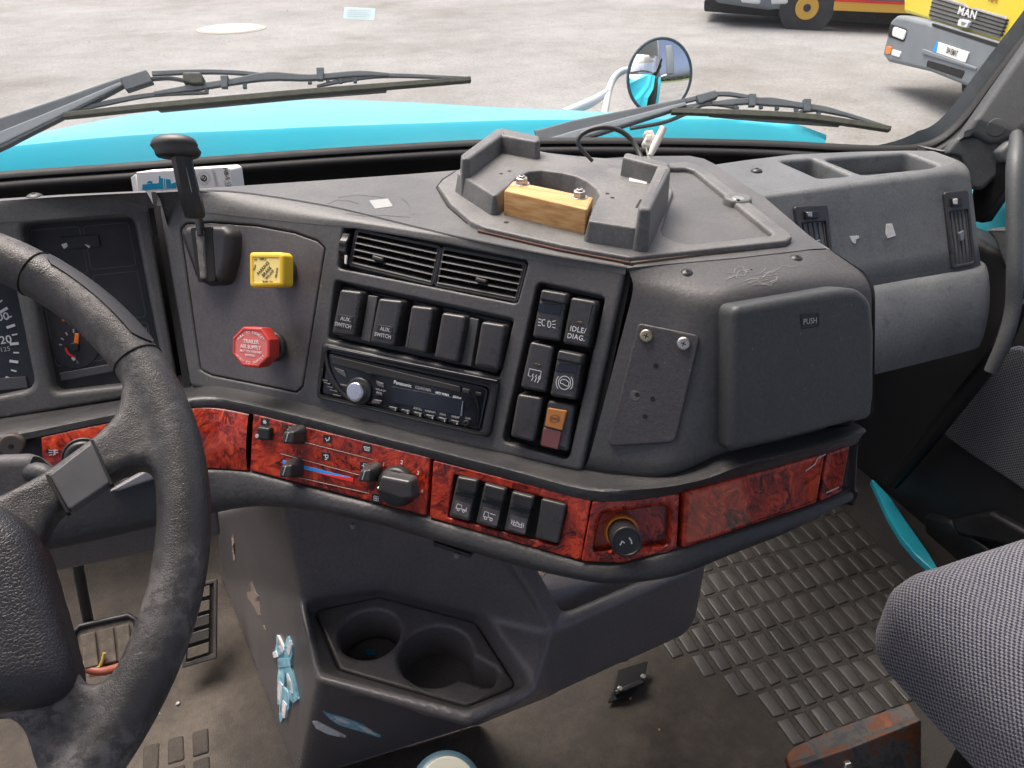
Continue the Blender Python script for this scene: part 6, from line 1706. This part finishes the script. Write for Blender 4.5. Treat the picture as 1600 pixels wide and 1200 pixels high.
# ------------------------------------------------------------------ pedals
BP = Pl(D(165, 1005, 1.17), n=(.05, -.55, .83), h=(1, 0, 0))
zp = lambda L: [(x / 3, 800 + y / 3) for x, y in L]
bpd = thing('brake_pedal', BP.at(170, 1030, -.03), 'dusty ribbed rubber brake pedal on a black arm', 'pedal')
plate('pad', BP, zp([(345, 560), (375, 535), (600, 482), (640, 500), (645, 600), (610, 700), (400, 745), (365, 690)]), -.016, -.002, .006, .004, M_DUSTY, bpd)
for L in ([(372, 575), (445, 558), (462, 720), (395, 735)], [(455, 555), (530, 538), (548, 700), (475, 715)], [(540, 535), (605, 520), (618, 680), (560, 697)]):
    plate('tread', BP, zp(L), -.004, .003, .002, .002, M_DUSTY, bpd)
tube('rim', [BP.at(u, v_, .0) for u, v_ in zp([(350, 700), (345, 565), (375, 535), (600, 485), (638, 505), (640, 600)])], .004, M_RUB, bpd)
tube('arm', [D(119, 872, 1.14), D(130, 930, 1.17), D(140, 980, 1.19)], .0075, M_BLK, bpd)
AP = Pl(D(315, 975, 1.22), n=(0, -.62, .78), h=(1, 0, 0))
apd = thing('accelerator_pedal', AP.at(315, 1030, -.03), 'framed accelerator pedal with dusty cross slats beside the engine cover', 'pedal')
zq = [(296, 918), (339, 905), (337, 1027), (286, 1042)]
holed('frame', AP, rpoly(AP.locs([(290, 916), (339, 904), (338, 1028), (284, 1044)]), .002), [rpoly(AP.locs([(296, 920), (334, 911), (333, 1021), (291, 1035)]), .001)], M_BLOCK, apd, lip=.001, depth=.006, olip=.001)
for k in range(5):
    q_ = [quad([(296, 920), (334, 911), (333, 1021), (291, 1035)], a_, (k + b_) / 5) for a_, b_ in ((.03, .08), (.84, .08), (.84, .82), (.03, .82))]
    plate('slat', AP, q_, -.006, .003, .001, .001, M_DUSTY if k in (0, 1, 4) else M_BLOCK, apd)
wr = thing('cable_loop', D(165, 1045, 1.155), 'red and yellow cable lying under the brake pedal', 'cable')
tube('red_cable', [D(112, 1036, 1.155), D(140, 1046, 1.155), D(165, 1048, 1.155), D(205, 1036, 1.155)], .0062, plastic('red_sheath', (.22, .05, .03), .5, 0, dust=(.3, .09, .04), dscale=30), wr, sm=4)
tube('yellow_cable', [D(112, 1028, 1.155), D(135, 1038, 1.155), D(155, 1042, 1.155), D(163, 1020, 1.155)], .0022, simple('yellow_sheath', (.5, .36, .08), .5), wr, sm=4)
tube('orange_cable', [D(140, 1056, 1.155), D(170, 1052, 1.155), D(200, 1044, 1.155)], .002, simple('tan_sheath', (.4, .2, .1), .5), wr, sm=4)

# ------------------------------------------------------------------ steering column and wheel
WH = Pl((-.2872, .4381, .9366), n=(.0683, -.5074, .859), h=(1, 0, 0))
col_ = thing('steering_column', (-.28, .6, .70), 'grey steering column shroud with stalk opening behind the wheel hub', 'steering column')
SH = Pl(D(20, 740, .60), n=(.15, -.75, .64), h=(1, 0, 0))
plate('shroud', SH, [(-120, 716), (0, 708), (45, 706.5), (62, 712), (80, 728), (88, 750), (70, 800), (-120, 830)], -.06, .0, [.004, .004, .006, .008, .01, .01, .01, .01], .010, plastic('shroud_plastic', (.085, .083, .085), .5, 420, .3), col_)
plate('stalk_opening', SH, [(47, 722), (52, 711), (64, 715), (80, 730), (84, 746), (64, 748), (47, 760)], -.004, .0008, .004, .0004, M_DARK, col_)
tube('stalk', [SH.at(45, 742, -.01), SH.at(62, 738, .004), SH.at(85, 752, .01)], [.008, .0075, .006], M_DASH, col_, sm=4)
sw_ = thing('steering_wheel', WH.w(0, 0, -.03), 'worn black leather steering wheel with a smooth grey spoke cover', 'steering wheel')
RW, rw_s = .2250, .0163
n_ = 128; lp = []
for k in range(n_):
    a_ = 2 * math.pi * k / n_; er = WH.h * math.cos(a_) + WH.k * math.sin(a_)
    lp.append([WH.o + er * (RW + rw_s * math.cos(t_)) + WH.n * rw_s * 1.04 * math.sin(t_) for t_ in [2 * math.pi * j / 20 for j in range(20)]])
lp.append(lp[0]); vv, ff = rings(lp, False, False)
sp1 = [(-90, 800), (0, 782), (40, 762), (72, 744), (110, 717), (145, 692), (170, 670), (184, 652), (190, 630), (193, 606), (225, 577), (262, 645), (280, 745), (280, 800), (253, 790), (247, 764), (238, 742), (227, 731), (210, 735), (172, 753), (138, 775), (107, 796), (90, 810), (80, 830), (64, 870), (0, 900)]
sp2 = [(-60, 880), (60, 870), (80, 910), (97, 960), (112, 1010), (123, 1050), (132, 1068), (148, 1073), (168, 1064), (190, 1040), (236, 1045), (206, 1095), (160, 1142), (110, 1180), (75, 1205), (60, 1205), (52, 1172), (40, 1140), (22, 1124), (0, 1119), (-60, 1116)]
for sp_ in (sp1, sp2):
    q_ = ccw(WH.locs(sp_)); b_ = len(vv)
    v2, f2 = rings([[WH.w(p.x, p.y, z) for p in inset(q_, i_)] for z, i_ in ((-.011, .003), (-.006, 0), (.006, 0), (.011, .003))])
    vv += v2; ff += [tuple(i + b_ for i in f_) for f_ in f2]
tmp = obj('leather_skin', vv, ff, M_WHEEL, sw_, 80)
tmp.modifiers.new('m', 'REMESH').mode = 'VOXEL'; tmp.modifiers['m'].voxel_size = .0026; tmp.modifiers['m'].use_smooth_shade = True
sm2 = tmp.modifiers.new('s', 'SMOOTH'); sm2.factor = .5; sm2.iterations = 9
bpy.context.view_layer.update()
dgr = bpy.context.evaluated_depsgraph_get()
me2 = bpy.data.meshes.new_from_object(tmp.evaluated_get(dgr)); tmp.modifiers.clear(); tmp.data = me2
for p in me2.polygons: p.use_smooth = True
for u, v_ in ((56, 428), (213, 566)):
    p = WH.loc(u, v_); a_ = math.atan2(p.y, p.x); er = WH.h * math.cos(a_) + WH.k * math.sin(a_)
    tube('rim_seam', [WH.o + er * (RW + (rw_s) * math.cos(t_)) + WH.n * rw_s * 1.04 * math.sin(t_) for t_ in [2 * math.pi * j / 24 for j in range(24)]], .0006, M_DARK, sw_, closed=True, seg=6)
p_in = WH.loc(*(56, 428)); a1 = math.atan2(p_in.y, p_in.x); p_in = WH.loc(213, 566); a2 = math.atan2(p_in.y, p_in.x)
lp = []
for k in range(41):
    a_ = a1 + (a2 - a1) * (.03 + .94 * k / 40); er = WH.h * math.cos(a_) + WH.k * math.sin(a_)
    e_ = min(1, min(k, 40 - k) / 4 + .01)
    c_ = 1.0; rr = rw_s * 1.035
    t0_, t1_ = .05, 1.25
    tm = (t0_ + t1_) / 2; hw = (t1_ - t0_) / 2 * math.sqrt(e_)
    lp.append([WH.o + er * (RW + rr * math.cos(tm + hw * s_)) + WH.n * rr * 1.04 * math.sin(tm + hw * s_) for s_ in (-1, -.6, -.2, .2, .6, 1)])
grid('rim_cover', lp, M_RUB, sw_, sharp=60)
hub = plate('hub_pad', WH, [(-260, 770), (-30, 768), (10, 786), (42, 812), (56, 846), (68, 890), (88, 960), (104, 1016), (108, 1052), (92, 1084), (50, 1100), (-40, 1108), (-260, 1100)], -.02, .030, [.03] * 13, .018, M_HUB, sw_, seg=6)
soften(hub, .0032, 6)
WS = WH.shift(.0115)
tr2 = plate('spoke_cover', WS, [(77, 742), (143, 691), (171, 754), (108, 797)], -.006, .0016, .002, .0010, plastic('spoke_grey', (.075, .075, .08), .34, 0, dscale=20), sw_)
bar('dark_edge', WS, [(143, 687), (174, 757)], 5, -.004, .0012, .0005, M_DARK, sw_)
bar('dark_edge', WS, [(73, 741), (106, 801)], 5, -.004, .0012, .0005, M_DARK, sw_)
# gear lever knob near the lens
GK = Pl(D(700, 1229, .74), n=(.05, -.35, .93), h=(1, 0, 0))
gk = thing('gear_knob', D(700, 1262, .74), 'round gear lever knob with cream top and dark blue rim at the bottom edge', 'gear knob')
disc('knob', GK, Vector((0, 0)), .0345, -.03, .0, .012, simple('slate_knob', (.045, .085, .11), .35), gk)
disc('cap', GK, Vector((0, 0)), .0262, -.002, .0018, .0012, simple('cream_cap', (.36, .36, .29), .45), gk)
tube('lever', [GK.w(0, 0, -.03), GK.w(.01, -.03, -.40)], .009, M_BLK, gk)

# ------------------------------------------------------------------ passenger seat
ss = thing('passenger_seat', (.85, .25, FL), 'passenger seat cushion in blue and white houndstooth weave at the lower right', 'seat')
bm = bmesh.new(); bmesh.ops.create_cube(bm, size=1)
ST = .590
lo, hi = Vector((.614, -.15, ST - .155)), Vector((1.09, .462, ST))
for v in bm.verts: v.co = Vector([(lo[i] + hi[i]) / 2 + v.co[i] * (hi[i] - lo[i]) for i in range(3)])
bmesh.ops.bevel(bm, geom=list(bm.edges), offset=.052, segments=7, profile=.5, affect='EDGES')
bmesh.ops.subdivide_edges(bm, edges=[e for e in bm.edges if e.calc_length() > .1], cuts=14, use_grid_fill=True)
for v in bm.verts:
    x, y, z = v.co
    if z > ST - .03: v.co.z += .012 * math.sin(max(0, min(1, (x - lo.x) / (hi.x - lo.x))) * math.pi) * math.sin(max(0, min(1, (y - lo.y) / (hi.y - lo.y))) * math.pi) - .010 * math.exp(-((x - .70) / .012) ** 2) * (1 if x > .6 else 0) * .3
    if x < lo.x + .03: v.co.x -= .010 * math.sin(max(0, min(1, (z - lo.z) / (hi.z - lo.z))) * math.pi)
cu_ = bmobj('cushion', bm, M_FAB, ss, 80)
ca, sa = math.cos(RAD(8)), math.sin(RAD(8))
set_uv(cu_, lambda p: ((p.y) * ca + (p.z + p.x) * sa, -(p.y) * sa + (p.z + p.x) * ca))
box('seat_base', (.66, -.1, FL + .06), (1.05, .34, ST - .14), .02, M_BLK, ss)
RB = horiz(FL + .085)
rb_ = thing('seat_rail', RB.at(1310, 1180), 'rusty steel seat rail with a bolt in front of the seat base', 'seat rail')
plate('rail_top', RB, [(1228, 1180), (1237, 1168), (1300, 1140), (1395, 1106), (1420, 1098), (1440, 1130), (1330, 1170), (1238, 1212)], -.01, .0, .003, .002, M_RUST, rb_)
PRB = Pl(RB.at(1290, 1200), n=(-.2, -.8, .45), h=(1, 0, 0))
plate('rail_face', PRB, [(1236, 1200), (1330, 1168), (1440, 1124), (1440, 1260), (1236, 1260)], -.01, .0, .002, .002, M_RUST, rb_)
disc('rail_bolt', PRB, PRB.loc(1322, 1196), .008, .0, .008, .002, M_STEEL, rb_, seg=6)

# the rest of the cab round the viewer, which shades the interior
sh_ = thing('cab_shell', (0, -.9, FL), 'grey lined cab roof, rear wall and driver door around the viewer', 'cab')
sh_['kind'] = 'structure'
M_LIN = plastic('cab_lining', (.43, .44, .45), .9, 0, dust=(.49, .50, .51), dscale=3)
box('roof', (-1.1, -1.35, 1.80), (1.2, .78, 1.86), 0, M_LIN, sh_)
box('rear_wall', (-1.1, -1.35, FL), (1.2, -1.29, .75), 0, M_LIN, sh_)
box('driver_door', (-.96, -.9, FL), (-.90, 1.1, .82), 0, M_LIN, sh_)
box('kick_panel', (1.10, 1.05, FL - .05), (1.19, 1.30, .70), 0, M_DARK, sh_)

# lettering becomes ordinary mesh
bpy.context.view_layer.update()
dgr = bpy.context.evaluated_depsgraph_get()
for o in [o for o in scn.objects if o.type == 'FONT']:
    me = bpy.data.meshes.new_from_object(o.evaluated_get(dgr))
    nm = o.name.split('.')[0]; o.name = 'old_text'
    n_ = bpy.data.objects.new(nm, me); COL.objects.link(n_)
    n_.parent = o.parent; n_.location = o.location; n_.rotation_mode = 'QUATERNION'; n_.rotation_quaternion = o.rotation_quaternion; n_.scale = o.scale
    bpy.data.objects.remove(o)
